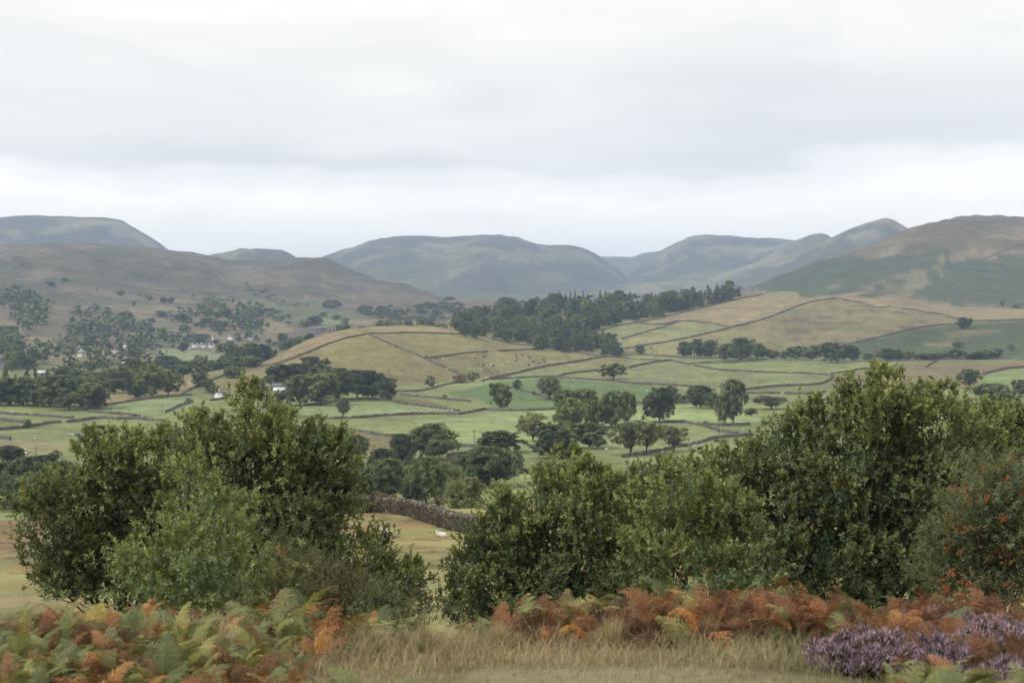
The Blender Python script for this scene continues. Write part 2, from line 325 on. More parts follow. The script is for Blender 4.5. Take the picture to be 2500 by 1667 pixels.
# ------------------------------------------------------------------ the ground: colours of turf, bracken, heath and fields
n1, n2, n3 = fbm(xg / 220, yg / 220, 4, 51), fbm(xg / 60, yg / 60, 4, 52), fbm(xg / 14, yg / 14, 3, 53)
streaky = fbm((.8 * wx + .6 * wy) / 210, (-.6 * wx + .8 * wy) / 90, 5, 54)
def mixc(a, b, f): return np.asarray(a) * (1 - f[..., None]) + np.asarray(b) * f[..., None]
C = mixc((.215, .225, .105), (.26, .285, .135), sstep(.35, .65, n2))                       # meadow
near_f = 1 - sstep(150, 260, rg)
nearc = mixc((.245, .235, .112), (.225, .168, .092), sstep(.53, .68, fbm(xg / 9, yg / 4, 4, 60)))   # hill pasture with patches of dead bracken
nearc = mixc(nearc, (.31, .265, .15), sstep(.58, .7, fbm(xg / 5, yg / 3, 4, 61)))
C = mixc(C, nearc, near_f)
C = mixc(C, (.20, .18, .10), 1 - sstep(22, 30, rg))
def lay(k): return LAY == names.index(k) + 1
def setlay(k, c): C[lay(k)] = c[lay(k)]
for k in ('fell_a', 'fell_b', 'fell_m', 'fell_s', 'fell_h', 'fell_d', 'fell_e', 'fell_i'):
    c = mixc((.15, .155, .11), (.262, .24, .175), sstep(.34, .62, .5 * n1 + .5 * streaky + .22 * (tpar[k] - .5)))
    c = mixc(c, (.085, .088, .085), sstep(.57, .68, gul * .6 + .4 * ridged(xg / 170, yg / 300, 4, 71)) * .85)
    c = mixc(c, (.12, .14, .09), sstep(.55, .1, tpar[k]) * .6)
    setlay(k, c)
t = tpar['fell_left']
c = mixc((.215, .2, .11), (.19, .165, .122), sstep(.22, .5, t + .5 * (n2 - .5)))
c = mixc(c, (.105, .112, .068), sstep(.47, .62, n1 + .25 * (streaky - .5)) * .8)
c = mixc(c, (.11, .096, .078), sstep(.52, .62, fbm(xg / 110, yg / 50, 5, 72)) * .75)
setlay('fell_left', c)
c = mixc((.15, .125, .088), (.275, .215, .145), sstep(.38, .6, .6 * streaky + .4 * n2)); c = mixc(c, (.115, .11, .075), sstep(.52, .62, n2) * .6)
setlay('fell_right', c)
c = mixc((.235, .205, .118), (.20, .19, .10), sstep(.4, .6, n2)); c = mixc(c, (.125, .10, .075), sstep(.57, .68, fbm(xg / 32, yg / 20, 5, 73)) * .8)
setlay('brown_hill', c)
c = mixc((.245, .232, .112), (.225, .188, .09), sstep(.5, .66, fbm(xg / 45, yg / 30, 4, 74))); c = mixc(c, (.16, .13, .08), sstep(.64, .74, fbm(xg / 14, yg / 10, 4, 75)) * .7)
setlay('knoll', c)
FLOORM = (LAY == 0)
te_g = HG / rg; vis = te_g >= np.maximum.accumulate(te_g, 1) - .004
PXg, PYg = project(xg, yg, HG + Z0)
def inpoly(px, py, P):
    ins = np.zeros(px.shape, bool); n = len(P)
    for i in range(n):
        x0, y0 = P[i]; x1, y1 = P[(i + 1) % n]
        if y0 == y1: continue
        ins ^= ((y0 > py) != (y1 > py)) & (px < (x1 - x0) * (py - y0) / (y1 - y0) + x0)
    return ins
jx, jy = (fbm(xg / 25, yg / 25, 4, 81) - .5), (fbm(xg / 25, yg / 25, 4, 82) - .5)
jx2, jy2 = (fbm(xg / 90, yg / 90, 5, 83) - .5), (fbm(xg / 90, yg / 90, 5, 84) - .5)
def paint(c, pts, col, r0, r1, wob=0.0, amt=1.0):
    P = cpx(c, pts)
    lo, hi = P.min(0) - 25, P.max(0) + 25
    with np.errstate(invalid='ignore'):
        s = (PXg > lo[0]) & (PXg < hi[0]) & (PYg > lo[1]) & (PYg < hi[1]) & (rg > r0) & (rg < r1) & vis
    if not s.any(): return
    X_, Y_ = PXg[s] + wob * (jx[s] if r1 < 1600 else jx2[s]), PYg[s] + wob * .6 * (jy[s] if r1 < 1600 else jy2[s])
    m = np.mean([inpoly(X_ + a, Y_ + b, P) for a, b in ((0, 0), (-1.4, -.8), (1.4, -.8), (-1.4, .8), (1.4, .8))], 0)[:, None] * amt
    cc = C[s]; v = (1 + .22 * (n2[s] - .5) + .3 * (n3[s] - .5))[:, None]
    C[s] = cc * (1 - m) + np.asarray(col) * v * m
# valley floor
paint(7, [(1000, 690), (1400, 610), (1600, 570), (2000, 525), (2100, 800), (1000, 900)], (.26, .29, .14), 380, 800)
paint(7, [(1230, 425), (1450, 415), (1640, 450), (1760, 485), (1700, 530), (1500, 590), (1400, 600), (900, 600), (850, 470)], (.285, .305, .15), 400, 900)
paint(7, [(-600, 400), (-150, 370), (0, 328), (520, 312), (1080, 285), (1500, 270), (1750, 310), (2050, 360), (2050, 425), (1640, 435), (1450, 410), (1230, 420), (1000, 440), (820, 462), (430, 560), (0, 590), (-140, 600), (-300, 545), (-410, 510)], (.305, .36, .175), 400, 1000)
paint(7, [(-350, 180), (-230, 165), (0, 105), (120, 92), (400, 80), (520, 72), (800, 98), (1000, 122), (1250, 140), (1480, 165), (1430, 262), (1080, 262), (740, 300), (520, 305), (0, 318), (-60, 250), (-300, 200)], (.15, .205, .095), 500, 1300)
paint(6, [(765, 465), (900, 490), (1160, 528), (1150, 600), (900, 660), (780, 600)], (.215, .17, .105), 350, 900, 8)
paint(6, [(1550, 680), (1720, 652), (2000, 600), (2040, 690), (1500, 740)], (.20, .155, .095), 330, 900, 8)
paint(6, [(1100, 245), (1380, 240), (1640, 325), (1350, 285)], (.185, .165, .10), 500, 1100, 5)
paint(6, [(350, 300), (760, 245), (1100, 250), (1640, 345), (1100, 355), (480, 383)], (.275, .315, .155), 500, 1100)
paint(5, [(0, 540), (280, 548), (560, 590), (300, 700), (150, 705), (0, 620)], (.30, .265, .165), 380, 900)
paint(5, [(0, 480), (460, 420), (1400, 402), (1400, 600), (560, 585), (300, 540), (0, 530)], (.26, .275, .13), 380, 900)
paint(5, [(790, 290), (1470, 210), (1450, 340), (780, 335)], (.235, .275, .15), 500, 1000)
paint(5, [(760, 285), (800, 200), (1050, 150), (1380, 50), (1470, 40), (1480, 150), (1390, 190), (1000, 245)], (.29, .225, .135), 700, 1300, 6)
paint(4, [(0, 1215), (700, 1215), (1000, 1220), (880, 1275), (690, 1305), (450, 1300), (0, 1282)], (.26, .27, .125), 800, 1500)
paint(4, [(0, 1295), (690, 1318), (620, 1375), (60, 1420), (-200, 1420)], (.255, .275, .135), 700, 1500)
paint(4, [(690, 1320), (1000, 1265), (1390, 1215), (2150, 1200), (2150, 1260), (1800, 1310), (1780, 1420), (700, 1420)], (.225, .18, .115), 700, 1500, 14)
paint(4, [(1800, 1315), (2150, 1255), (2150, 1470), (2000, 1475), (1770, 1390)], (.225, .275, .125), 600, 1500)
paint(3, [(500, 1330), (810, 1285), (1320, 1210), (1460, 1245), (1930, 1295), (1930, 1420), (1500, 1400), (900, 1358)], (.245, .245, .128), 800, 1500)
# knoll
paint(2, [(60, 1265), (330, 1120), (560, 1025), (790, 972), (890, 1010), (750, 1037), (500, 1128), (250, 1224)], (.285, .22, .13), 900, 1500, 4)
paint(2, [(900, 1000), (960, 958), (1450, 960), (1650, 1010), (1200, 1000)], (.31, .24, .14), 900, 1600, 4)
paint(2, [(250, 1230), (890, 1020), (1610, 1325), (1300, 1400), (600, 1300)], (.25, .215, .098), 850, 1500, 3, .75)
# brown hill
TANG = (.30, .245, .15)
paint(3, [(1090, 925), (1250, 890), (1930, 740), (1990, 740), (1990, 905), (1770, 955), (1620, 930), (1380, 912), (1280, 935)], TANG, 1300, 2200, 3, .9)
paint(4, [(0, 765), (350, 692), (720, 745), (300, 860), (0, 952)], TANG, 1300, 2200, 3, .9)
paint(4, [(720, 745), (900, 690), (1300, 750), (2150, 825), (2150, 900), (1750, 910), (1500, 860), (1020, 810)], (.305, .24, .15), 1300, 2300, 4, .9)
paint(3, [(590, 1000), (1000, 900), (1100, 930), (710, 1005)], (.25, .285, .135), 1300, 2200)
paint(3, [(710, 1000), (1090, 930), (1280, 940), (960, 1050), (985, 1110)], (.25, .255, .125), 1200, 2200)
paint(3, [(960, 1055), (1380, 920), (1800, 955), (1150, 1090), (985, 1115)], (.255, .255, .125), 1200, 2200)
paint(3, [(985, 1120), (1150, 1092), (1800, 960), (1860, 1050), (1400, 1180), (1200, 1165)], (.255, .24, .12), 1200, 2200, 3)
BRK = (.084, .104, .066)
paint(4, [(780, 1098), (1300, 978), (1620, 945), (2150, 908), (2150, 1195), (860, 1195)], (.088, .115, .062), 1200, 2200, 10)
paint(4, [(1500, 1010), (1700, 985), (1950, 1000), (1800, 1040), (1560, 1060)], (.19, .17, .10), 1200, 2200, 30)
paint(4, [(1350, 1090), (1550, 1075), (1650, 1090), (1500, 1120)], (.24, .2, .125), 1200, 2200, 20)
paint(4, [(860, 730), (1000, 695), (1150, 710), (1000, 745)], (.09, .12, .062), 1300, 2300, 8)
paint(4, [(440, 700), (640, 715), (560, 745), (460, 740)], (.10, .125, .065), 1300, 2300, 4)
# right fell
paint(4, [(20, 660), (380, 545), (620, 463), (760, 455), (980, 425), (900, 470), (1300, 425), (1500, 455), (1480, 510), (1200, 570), (950, 660), (860, 730), (480, 750), (200, 700)], BRK, 2000, 3600, 26)
paint(4, [(1355, 430), (1460, 385), (1560, 385), (1570, 520), (1440, 560), (1340, 580), (1300, 480)], BRK, 2000, 3600, 10)
paint(4, [(1250, 722), (1515, 597), (1500, 545), (1560, 470), (1800, 465), (1950, 430), (2150, 420), (2150, 830), (1600, 808), (1400, 770)], BRK, 2000, 3600, 5)
paint(4, [(1470, 395), (1530, 440), (1525, 520), (1440, 540), (1330, 575), (1350, 600), (1515, 596), (1250, 722), (1180, 700), (1290, 680), (1200, 660), (960, 690), (950, 660), (1200, 575), (1480, 508), (1490, 440)], (.20, .195, .11), 2000, 3600, 3)
paint(4, [(1150, 595), (1240, 590), (1250, 630), (1000, 690), (980, 680)], BRK, 2000, 3600, 4)
paint(4, [(1380, 558), (1480, 552), (1520, 590), (1400, 600)], BRK, 2000, 3600, 3)
paint(4, [(630, 665), (780, 640), (760, 680), (680, 685)], (.215, .185, .115), 2000, 3600, 6)
# left fell and the fields round the hamlet
paint(1, [(250, 1180), (420, 1245), (480, 1240), (900, 1250), (890, 1285), (550, 1290), (100, 1330), (130, 1260)], (.235, .25, .13), 1100, 2600)
paint(1, [(1180, 1120), (1400, 1125), (1690, 1150), (1670, 1200), (1300, 1225), (1200, 1180)], (.235, .27, .145), 1100, 2600)
paint(1, [(-20, 900), (150, 960), (170, 1030), (400, 1060), (430, 1130), (270, 1130), (100, 1010), (-20, 1000)], (.265, .215, .115), 1500, 3200)
paint(1, [(1670, 945), (1800, 985), (1700, 1000), (1660, 975)], (.30, .17, .10), 1500, 3200, 3)
paint(1, [(1050, 1010), (1230, 1000), (1420, 1070), (1280, 1090)], (.135, .175, .095), 1500, 3200, 4)
paint(1, [(700, 860), (1200, 900), (1450, 1010), (1100, 980)], (.17, .175, .10), 1500, 3200, 30, .6)
paint(1, [(760, 380), (1000, 385), (1050, 410), (850, 430)], (.10, .115, .072), 2200, 4000, 20, .6)
paint(1, [(960, 575), (1140, 595), (1150, 615), (980, 605)], (.075, .098, .062), 2200, 4000, 6)
paint(1, [(1500, 582), (1620, 590), (1640, 605), (1510, 605)], (.085, .105, .068), 2200, 4000, 6)
paint(2, [(0, 700), (600, 790), (800, 830), (1000, 890), (700, 960), (300, 900), (0, 830)], (.115, .14, .08), 1800, 4000, 30, .75)
paint(2, [(0, 870), (120, 880), (380, 985), (300, 1010), (90, 1000)], (.25, .215, .125), 1500, 3600, 8)
paint(2, [(460, 965), (560, 905), (720, 900), (640, 965)], (.20, .23, .125), 1500, 3600)
paint(2, [(700, 905), (960, 905), (900, 950), (760, 940)], (.26, .215, .135), 1500, 3600)
# near brow
paint(5, [(-20, 1080), (180, 1060), (340, 1150), (330, 1300), (200, 1410), (-20, 1390)], (.225, .16, .095), 50, 200, 8)
paint('f', [(1150, 1500), (1700, 1480), (2000, 1500), (1950, 1600), (1000, 1600)], (.25, .225, .135), 9, 20, 20)

C = np.where((FLOORM & (rg > 220) & (rg < 1500))[..., None], C * (.96, 1.02, .92), C)
V = np.stack([xg, yg, HG + Z0], -1).reshape(-1, 3); NT = len(TH)
i, j = np.meshgrid(np.arange(NT - 1), np.arange(nr - 1), indexing='ij')
q = np.stack([i * nr + j, (i + 1) * nr + j, (i + 1) * nr + j + 1, i * nr + j + 1], -1).reshape(-1, 4)
V = np.concatenate([V, [[0, 0, HG[:, 0].mean() + Z0]]]); Cf = .80 * np.concatenate([C.reshape(-1, 3), [[.2, .18, .1]]]); Cf = np.concatenate([Cf, np.append(up.ravel() * sstep(1900, 2700, rg).ravel() * .75 + .25 * (LAY == names.index('brown_hill') + 1).ravel() * .25, 0)[:, None]], 1)
cap = np.stack([np.full(NT - 1, len(V) - 1), (np.arange(NT - 1) + 1) * nr, np.arange(NT - 1) * nr], -1)
g_ob = obj('ground', mesh('ground', V, [q[:, ::-1], cap[:, ::-1]], Cf, True), M['ground']); g_ob['kind'] = 'structure'
g_ob['label'] = 'rolling valley floor, fields, hills and distant fells'

# ------------------------------------------------------------------ the air: one closed box of thin haze
zlo, zhi = V[:, 2].min() - 1, V[:, 2].max() + 12
mb = MB(); mb.box((0, 0, (zlo + zhi) / 2), (31000, 31000, zhi - zlo))
hm = bpy.data.materials.new('haze'); hm.use_nodes = True; t = hm.node_tree; t.nodes.clear()
o = t.nodes.new('ShaderNodeOutputMaterial'); pv = t.nodes.new('ShaderNodeVolumePrincipled')
pv.inputs['Color'].default_value = (.56, .72, 1.0, 1); pv.inputs['Density'].default_value = 1.0e-4; pv.inputs['Anisotropy'].default_value = 0.0
t.links.new(pv.outputs[0], o.inputs['Volume'])
hz_ob = mb.build('haze', hm); hz_ob['kind'] = 'stuff'
# ------------------------------------------------------------------ dry stone walls
M['wall'] = material('wall_stone', .95, .1, mott=[(.35, (.75, .75, .75), (1.25, 1.22, 1.18)), (3, (.6, .6, .6), (1.4, 1.4, 1.4))], bump=(4, .8, .12))
def smooth_line(P, step):
    P = np.asarray(P, float); d = np.concatenate([[0], np.cumsum(np.hypot(*np.diff(P, axis=0).T))]); n = max(2, int(d[-1] / step) + 1)
    s = np.linspace(0, d[-1], n); return np.stack([np.interp(s, d, P[:, 0]), np.interp(s, d, P[:, 1])], 1)
WALLS = []
def wall_line(XY, h, w0=.72, w1=.42, step=2.5, col=(.115, .105, .095)):
    h = h * .84
    XY = smooth_line(XY, step); n = len(XY); XY = XY + rng.normal(0, .12, XY.shape)
    z = ground(XY[:, 0], XY[:, 1]); T = np.gradient(XY, axis=0); T /= np.linalg.norm(T, axis=1)[:, None] + 1e-9; N = np.stack([-T[:, 1], T[:, 0]], 1)
    ht = h * (1 + rng.normal(0, .09, n)) * (1 - .4 * (rng.random(n) < .05)) * (.85 + .3 * vnoise(XY[:, 0] / 18, XY[:, 1] / 18, 4))
    prof = [(-w0 / 2, -.8), (-w0 / 2, 0), (-w1 / 2 - .04, .86), (-w1 / 2 + .06, 1), (w1 / 2 - .06, 1), (w1 / 2 + .04, .86), (w0 / 2, 0), (w0 / 2, -.8)]; m = len(prof)
    V = np.zeros((n, m, 3))
    for k, (o, f) in enumerate(prof):
        V[:, k, :2] = XY + N * (o + rng.normal(0, .03, n))[:, None]; V[:, k, 2] = z + (f if f < 0 else f * ht)
    i, k = np.meshgrid(np.arange(n - 1), np.arange(m - 1), indexing='ij')
    f = np.stack([i * m + k, (i + 1) * m + k, (i + 1) * m + k + 1, i * m + k + 1], -1).reshape(-1, 4)
    e = [list(range(m))[::-1], [(n - 1) * m + k for k in range(m)]]
    v = np.repeat(.72 + .5 * rng.random(n), m)[:, None]
    return V.reshape(-1, 3), [f, e], np.asarray(col) * v
def wall(c, pts, label, h=1.55, rmin=140, rmax=9000, group='dry stone walls between the fields', col=(.115, .105, .095)):
    P = smooth_line(cpx(c, pts), 5.0); H = cast(P[:, 0], P[:, 1], rmin); H = H[~np.isnan(H[:, 0]) & (H[:, 3] < rmax)]
    if len(H) < 2: print('wall lost', label); return
    keep = [0]
    for n in range(1, len(H)):
        if abs(H[n, 3] - H[keep[-1], 3]) < .12 * H[n, 3] + 8: keep.append(n)
    H = H[keep]
    mb = MB(); mb.add(*wall_line(H[:, :2], h, step=max(2.0, H[:, 3].mean() / 420), col=col))
    o = mb.build('dry_stone_wall', M['wall']); tag(o, label, 'wall', group, 'thing')
W_ = wall
W_(2, [(80, 1262), (250, 1227), (380, 1182), (500, 1132), (620, 1082), (750, 1042), (885, 1016)], 'dark stone wall climbing the west shoulder of the grassy knoll', 1.8)
W_(2, [(895, 1016), (960, 1040), (1050, 1080), (1150, 1125), (1260, 1165), (1340, 1205), (1440, 1250), (1530, 1290), (1610, 1322)], 'stone wall running diagonally down the face of the grassy knoll', 1.8)
W_(2, [(905, 1010), (1000, 1011), (1200, 1005), (1400, 1009), (1650, 1016)], 'level stone wall along the brow of the grassy knoll', 1.6)
W_(3, [(0, 1046), (150, 1087), (330, 1107), (480, 1122), (640, 1147), (740, 1172), (830, 1182)], 'stone wall skirting the foot of the spruce wood', 1.6)
W_(2, [(1350, 1192), (1450, 1181), (1560, 1162), (1680, 1149), (1780, 1146)], 'short stone wall above the grazing cattle', 1.7)
W_(3, [(50, 1140), (200, 1132), (380, 1122)], 'short low wall below the spruce wood', 1.6)
W_(3, [(0, 1342), (120, 1317), (230, 1292), (330, 1267), (430, 1247), (520, 1234), (640, 1217), (740, 1197), (850, 1180)], 'long stone wall below the cattle, rising to the wood corner', 2.0)
W_(3, [(860, 1180), (950, 1187), (1100, 1202), (1240, 1207)], 'thin wall across the pasture by the bare grey shrub', 1.5)
W_(3, [(0, 1352), (150, 1340), (300, 1334), (480, 1332), (620, 1342), (760, 1352), (900, 1362), (1050, 1384), (1200, 1387), (1350, 1392), (1500, 1404), (1650, 1427)], 'long stone wall along the top of the emerald field', 1.9)
W_(3, [(490, 1327), (560, 1307), (640, 1297), (740, 1287), (810, 1282), (900, 1272), (1000, 1264), (1100, 1242), (1200, 1222), (1320, 1207), (1400, 1227), (1460, 1242)], 'peaked stone wall behind the lone oak in the rough pasture', 1.9)
W_(3, [(1200, 1172), (1350, 1182), (1500, 1192), (1650, 1192)], 'wall in front of the first three trees of the hedgerow', 1.6)
W_(3, [(1460, 1232), (1600, 1224), (1750, 1224), (1930, 1212)], 'straight wall under the big hedgerow oak', 1.6)
W_(3, [(1490, 1245), (1600, 1267), (1700, 1282), (1800, 1287), (1930, 1294), (2150, 1300), (2300, 1305), (2400, 1309), (2500, 1320)], 'long level wall across the pale pasture below the hedgerow', 1.7)
W_(4, [(690, 1307), (780, 1297), (880, 1277), (1000, 1264)], 'short wall rising from the corner of the pale pasture', 1.6)
W_(4, [(60, 1427), (200, 1407), (350, 1397), (500, 1392), (620, 1382), (690, 1347), (705, 1322)], 'curved wall behind the bare thorn tree', 1.8)
W_(4, [(60, 1450), (180, 1450), (315, 1452)], 'short wall in front of the bare thorn tree', 1.6)
W_(4, [(345, 1454), (500, 1457), (650, 1442)], 'short wall beyond the gap from the bare thorn', 1.6)
W_(4, [(-150, 1190), (100, 1197), (300, 1205), (600, 1212), (1000, 1217), (1400, 1202), (1800, 1194), (2150, 1197)], 'grey wall running the length of the dark hedgerow', 1.6, col=(.14, .135, .13))
W_(4, [(1390, 1257), (1420, 1237), (1480, 1205)], 'short wall climbing to the hedgerow in brown rough ground', 1.5)
W_(4, [(1810, 1312), (1900, 1287), (2000, 1267), (2150, 1255)], 'curving wall above the green field at the east edge', 1.9)
W_(4, [(780, 1092), (900, 1072), (1000, 1047), (1100, 1022), (1200, 997), (1300, 972), (1450, 950), (1620, 940)], 'wall between brown heath and dark green bracken', 1.6)
W_(4, [(0, 957), (150, 917), (300, 867), (420, 817), (520, 782), (640, 762), (720, 752)], 'dark wall climbing to the crest of the brown hill', 1.8)
W_(4, [(725, 747), (820, 767), (940, 792), (1020, 817), (1120, 812), (1200, 827), (1320, 837), (1400, 857), (1500, 867), (1600, 897), (1750, 917), (1900, 917), (2150, 905)], 'winding wall over the brown hill towards the lone round tree', 1.8)
W_(3, [(710, 1002), (800, 987), (950, 947), (1090, 927), (1250, 892), (1400, 857), (1550, 822), (1700, 787), (1850, 747), (1930, 737), (2000, 718)], 'long straight wall rising under the upper wood edge', 1.7)
W_(3, [(1000, 907), (1060, 914), (1110, 937), (1200, 944), (1280, 940), (1380, 917), (1500, 922), (1620, 934), (1700, 952), (1770, 960)], 'wavering wall under the straw-coloured hill pasture', 1.7)
W_(3, [(1775, 960), (1870, 942), (1930, 925)], 'short link wall at the corner of the straw-coloured pasture', 1.7)
W_(3, [(960, 1052), (1100, 1007), (1250, 967), (1380, 922)], 'straight wall dividing two sloping sheep pastures', 1.7)
W_(3, [(985, 1122), (1150, 1092), (1300, 1070), (1450, 1042), (1600, 1007), (1750, 972), (1800, 957)], 'lower sloping wall from the wood corner to the heath', 1.8)
W_(4, [(1500, 184), (1650, 180), (1800, 192), (1900, 187)], 'faint wall near the skyline of the heathery fell', 1.8, 1800)
W_(4, [(1790, 472), (1950, 402), (2150, 340)], 'faint wall above the bracken on the heathery fell', 1.8, 1800)
LFG = 'walls on the western fell'
for pts, lab in [([(75, 557), (140, 517), (200, 487)], 'short steep wall high on the western moor'), ([(290, 552), (400, 547), (560, 557), (760, 572), (900, 602), (1050, 632)], 'long wall contouring the western moor'),
    ([(330, 657), (500, 702), (700, 737), (850, 752), (1000, 767), (1150, 792)], 'slanting wall below the two lone hillside trees'), ([(0, 600), (150, 592), (280, 598)], 'upper pasture wall at the west edge'),
    ([(60, 792), (180, 832), (300, 892), (480, 917)], 'wall through the scrub above the hamlet'), ([(0, 922), (100, 987), (200, 1052), (350, 1102), (430, 1112)], 'wall slanting down the tawny field to the hamlet'),
    ([(250, 1182), (350, 1237), (430, 1247)], 'wall below the straw field beside the hamlet'), ([(560, 1232), (740, 1217), (900, 1247)], 'wall along the fields under the hamlet'),
    ([(1380, 1127), (1500, 1132), (1560, 1140)], 'short wall below the white cottages'), ([(1580, 1148), (1690, 1167)], 'short wall by the round tree below the cottages'), ([(1180, 1112), (1350, 1112)], 'wall at the head of the pale meadow'),
    ([(1130, 690), (1300, 700), (1500, 705), (1750, 715)], 'faint wall across the moor foot'), ([(1250, 780), (1400, 800), (1560, 850)], 'hillside wall above the far cottages')]:
    W_(1, pts, lab, 1.35, 600, 9000, LFG, (.125, .115, .10))
for pts, lab in [([(0, 347), (120, 357), (250, 360), (400, 370), (560, 382)], 'stone wall under the western plantation'), ([(510, 412), (600, 407), (700, 387), (800, 382), (900, 390), (1050, 387), (1130, 397), (1250, 402)], 'wall passing the tethered cattle below the plantation'),
    ([(0, 397), (90, 407), (175, 417)], 'short broken wall by the small bush'), ([(0, 472), (100, 464), (200, 452), (300, 437), (400, 417), (465, 414)], 'wall behind the small bush at the west edge'), ([(0, 532), (80, 547)], 'wall end at the edge of the straw meadow'),
    ([(670, 332), (800, 342), (950, 352), (1050, 367), (1130, 387)], 'wall across the green meadow by the poles'), ([(760, 292), (850, 277), (1000, 252), (1150, 232), (1300, 217), (1470, 202)], 'wall under the three tall field trees'),
    ([(1270, 337), (1330, 307), (1420, 274)], 'short wall rising to the round bush'), ([(1390, 197), (1480, 152), (1600, 97), (1740, 47)], 'wall up the tawny bank behind the white gable'), ([(1610, 247), (1730, 232)], 'pale wall before the white gable')]:
    W_(5, pts, lab, 1.6)
for pts, lab in [([(470, 387), (700, 385), (900, 377), (1100, 360), (1300, 352), (1500, 350), (1640, 352), (1740, 332), (1830, 314)], 'long wall below the flock of sheep'), ([(1830, 314), (2007, 324), (2157, 322), (2307, 317), (2527, 310)], 'wall under the pair of field trees'),
    ([(1140, 177), (1300, 177), (1420, 157), (1520, 127), (1620, 107), (1710, 102)], 'thick wall at the foot of the knoll by the round bush'), ([(1190, 202), (1300, 214), (1450, 227), (1560, 242), (1720, 252)], 'dark wall along the foot of the emerald field'),
    ([(1120, 252), (1200, 272), (1350, 287), (1500, 307), (1640, 330)], 'slanting wall above the flock of sheep'), ([(340, 292), (600, 272), (760, 242), (900, 237), (1100, 247)], 'wall at the foot of the farm copse'),
    ([(765, 464), (900, 487), (1000, 507), (1160, 527)], 'low bank wall above the brown rough patch'), ([(1570, 607), (1640, 597), (1760, 602), (1800, 602)], 'short wall by the tall pole'), ([(1550, 677), (1620, 657), (1720, 652)], 'short curved wall behind the great dark oak')]:
    W_(6, pts, lab, 1.5)
W_(2, [(1740, 1362), (1800, 1342), (1930, 1322)], 'wall corner between knoll pasture and emerald field', 1.8)
for pts, lab in [([(110, 142), (180, 152), (260, 177), (350, 202), (440, 232), (480, 242)], 'diagonal wall through the emerald field'), ([(1080, 262), (1170, 270), (1330, 270), (1430, 262), (1500, 264)], 'shaded wall behind the dark two-tiered tree'),
    ([(1230, 422), (1340, 412), (1450, 412), (1560, 427), (1640, 447), (1700, 467), (1745, 482)], 'bowed wall at the edge of the bright meadow'), ([(1765, 482), (1850, 497), (2007, 517)], 'wall beyond the gateway in the bright meadow'),
    ([(1640, 432), (1800, 437), (1980, 430)], 'wall under the tall pale willow'), ([(1000, 682), (1150, 662), (1280, 637), (1400, 607)], 'wall under the two spreading oaks'), ([(1400, 602), (1500, 597), (1600, 567), (1700, 537), (1850, 522), (2007, 512)], 'wall sweeping on from the spreading oaks'),
    ([(810, 467), (900, 457), (1000, 437)], 'short wall under the tall field oaks')]:
    W_(7, pts, lab, 1.5)

# the near wall: built stone by stone, its cope stones on edge
def near_wall(c, base, label):
    P = smooth_line(cpx(c, base), 4.0); H = cast(P[:, 0], P[:, 1], 45); H = H[H[:, 3] < 190]; XY = smooth_line(H[:, :2], .5)
    root = empty('dry_stone_wall', (*XY[0], ground(*XY[0])))
    d = np.concatenate([[0], np.cumsum(np.hypot(*np.diff(XY, axis=0).T))])
    def pt(s): return np.array([np.interp(s, d, XY[:, 0]), np.interp(s, d, XY[:, 1])])
    body, cope = MB(), MB(); body.add(*wall_line(XY, 1.12, .6, .3, 1.0, (.03, .028, .026)))
    for course in range(7):
        s = rng.random() * .3
        while s < d[-1]:
            ln, hh = .22 + .3 * rng.random(), .15 + .05 * rng.random(); a, b = pt(s), pt(min(s + ln, d[-1])); t_ = b - a; an = math.atan2(t_[1], t_[0]); nrm = np.array([-math.sin(an), math.cos(an)])
            z = ground(*a) + course * .155 + .02
            for sd in (-1, 1):
                off = sd * (.36 - .016 * course + .05 * rng.random()); m_ = (a + b) / 2 + nrm * off
                v = .035 + .075 * rng.random() ** 1.8
                body.box((*m_, z + hh / 2), (ln * .93, .24, hh), (v * 1.22, v, v * .76), an + rng.normal(0, .06), .9)
            s += ln
    s = 0
    while s < d[-1]:
        ln = .10 + .12 * rng.random(); a = pt(s); b = pt(min(s + .3, d[-1])); t_ = b - a; an = math.atan2(t_[1], t_[0]) if np.any(t_) else 0
        v = .06 + .14 * rng.random() ** 1.5; hh = .22 + .16 * rng.random()
        cope.box((*a, ground(*a) + 1.08 + hh / 2), (ln, .48 + .14 * rng.random(), hh), (v * 1.1, v, v * .84), an + rng.normal(0, .12), .8); s += ln * 1.05
    inv = np.array([*XY[0], ground(*XY[0])])
    for mb_, nm in ((body, 'stonework'), (cope, 'coping')):
        for k in range(len(mb_.v)): mb_.v[k] = mb_.v[k] - inv
        o = mb_.build(nm, M['wall'], root); o['kind'] = 'stuff'
    tag(root, label, 'wall', None, 'thing')
near_wall(6, [(700, 1110), (860, 1102), (980, 1098), (1150, 1106), (1280, 1126), (1400, 1166), (1500, 1200), (1600, 1230), (1680, 1247), (1800, 1270)], 'nearest dry stone wall with upright coping stones on the hill pasture')

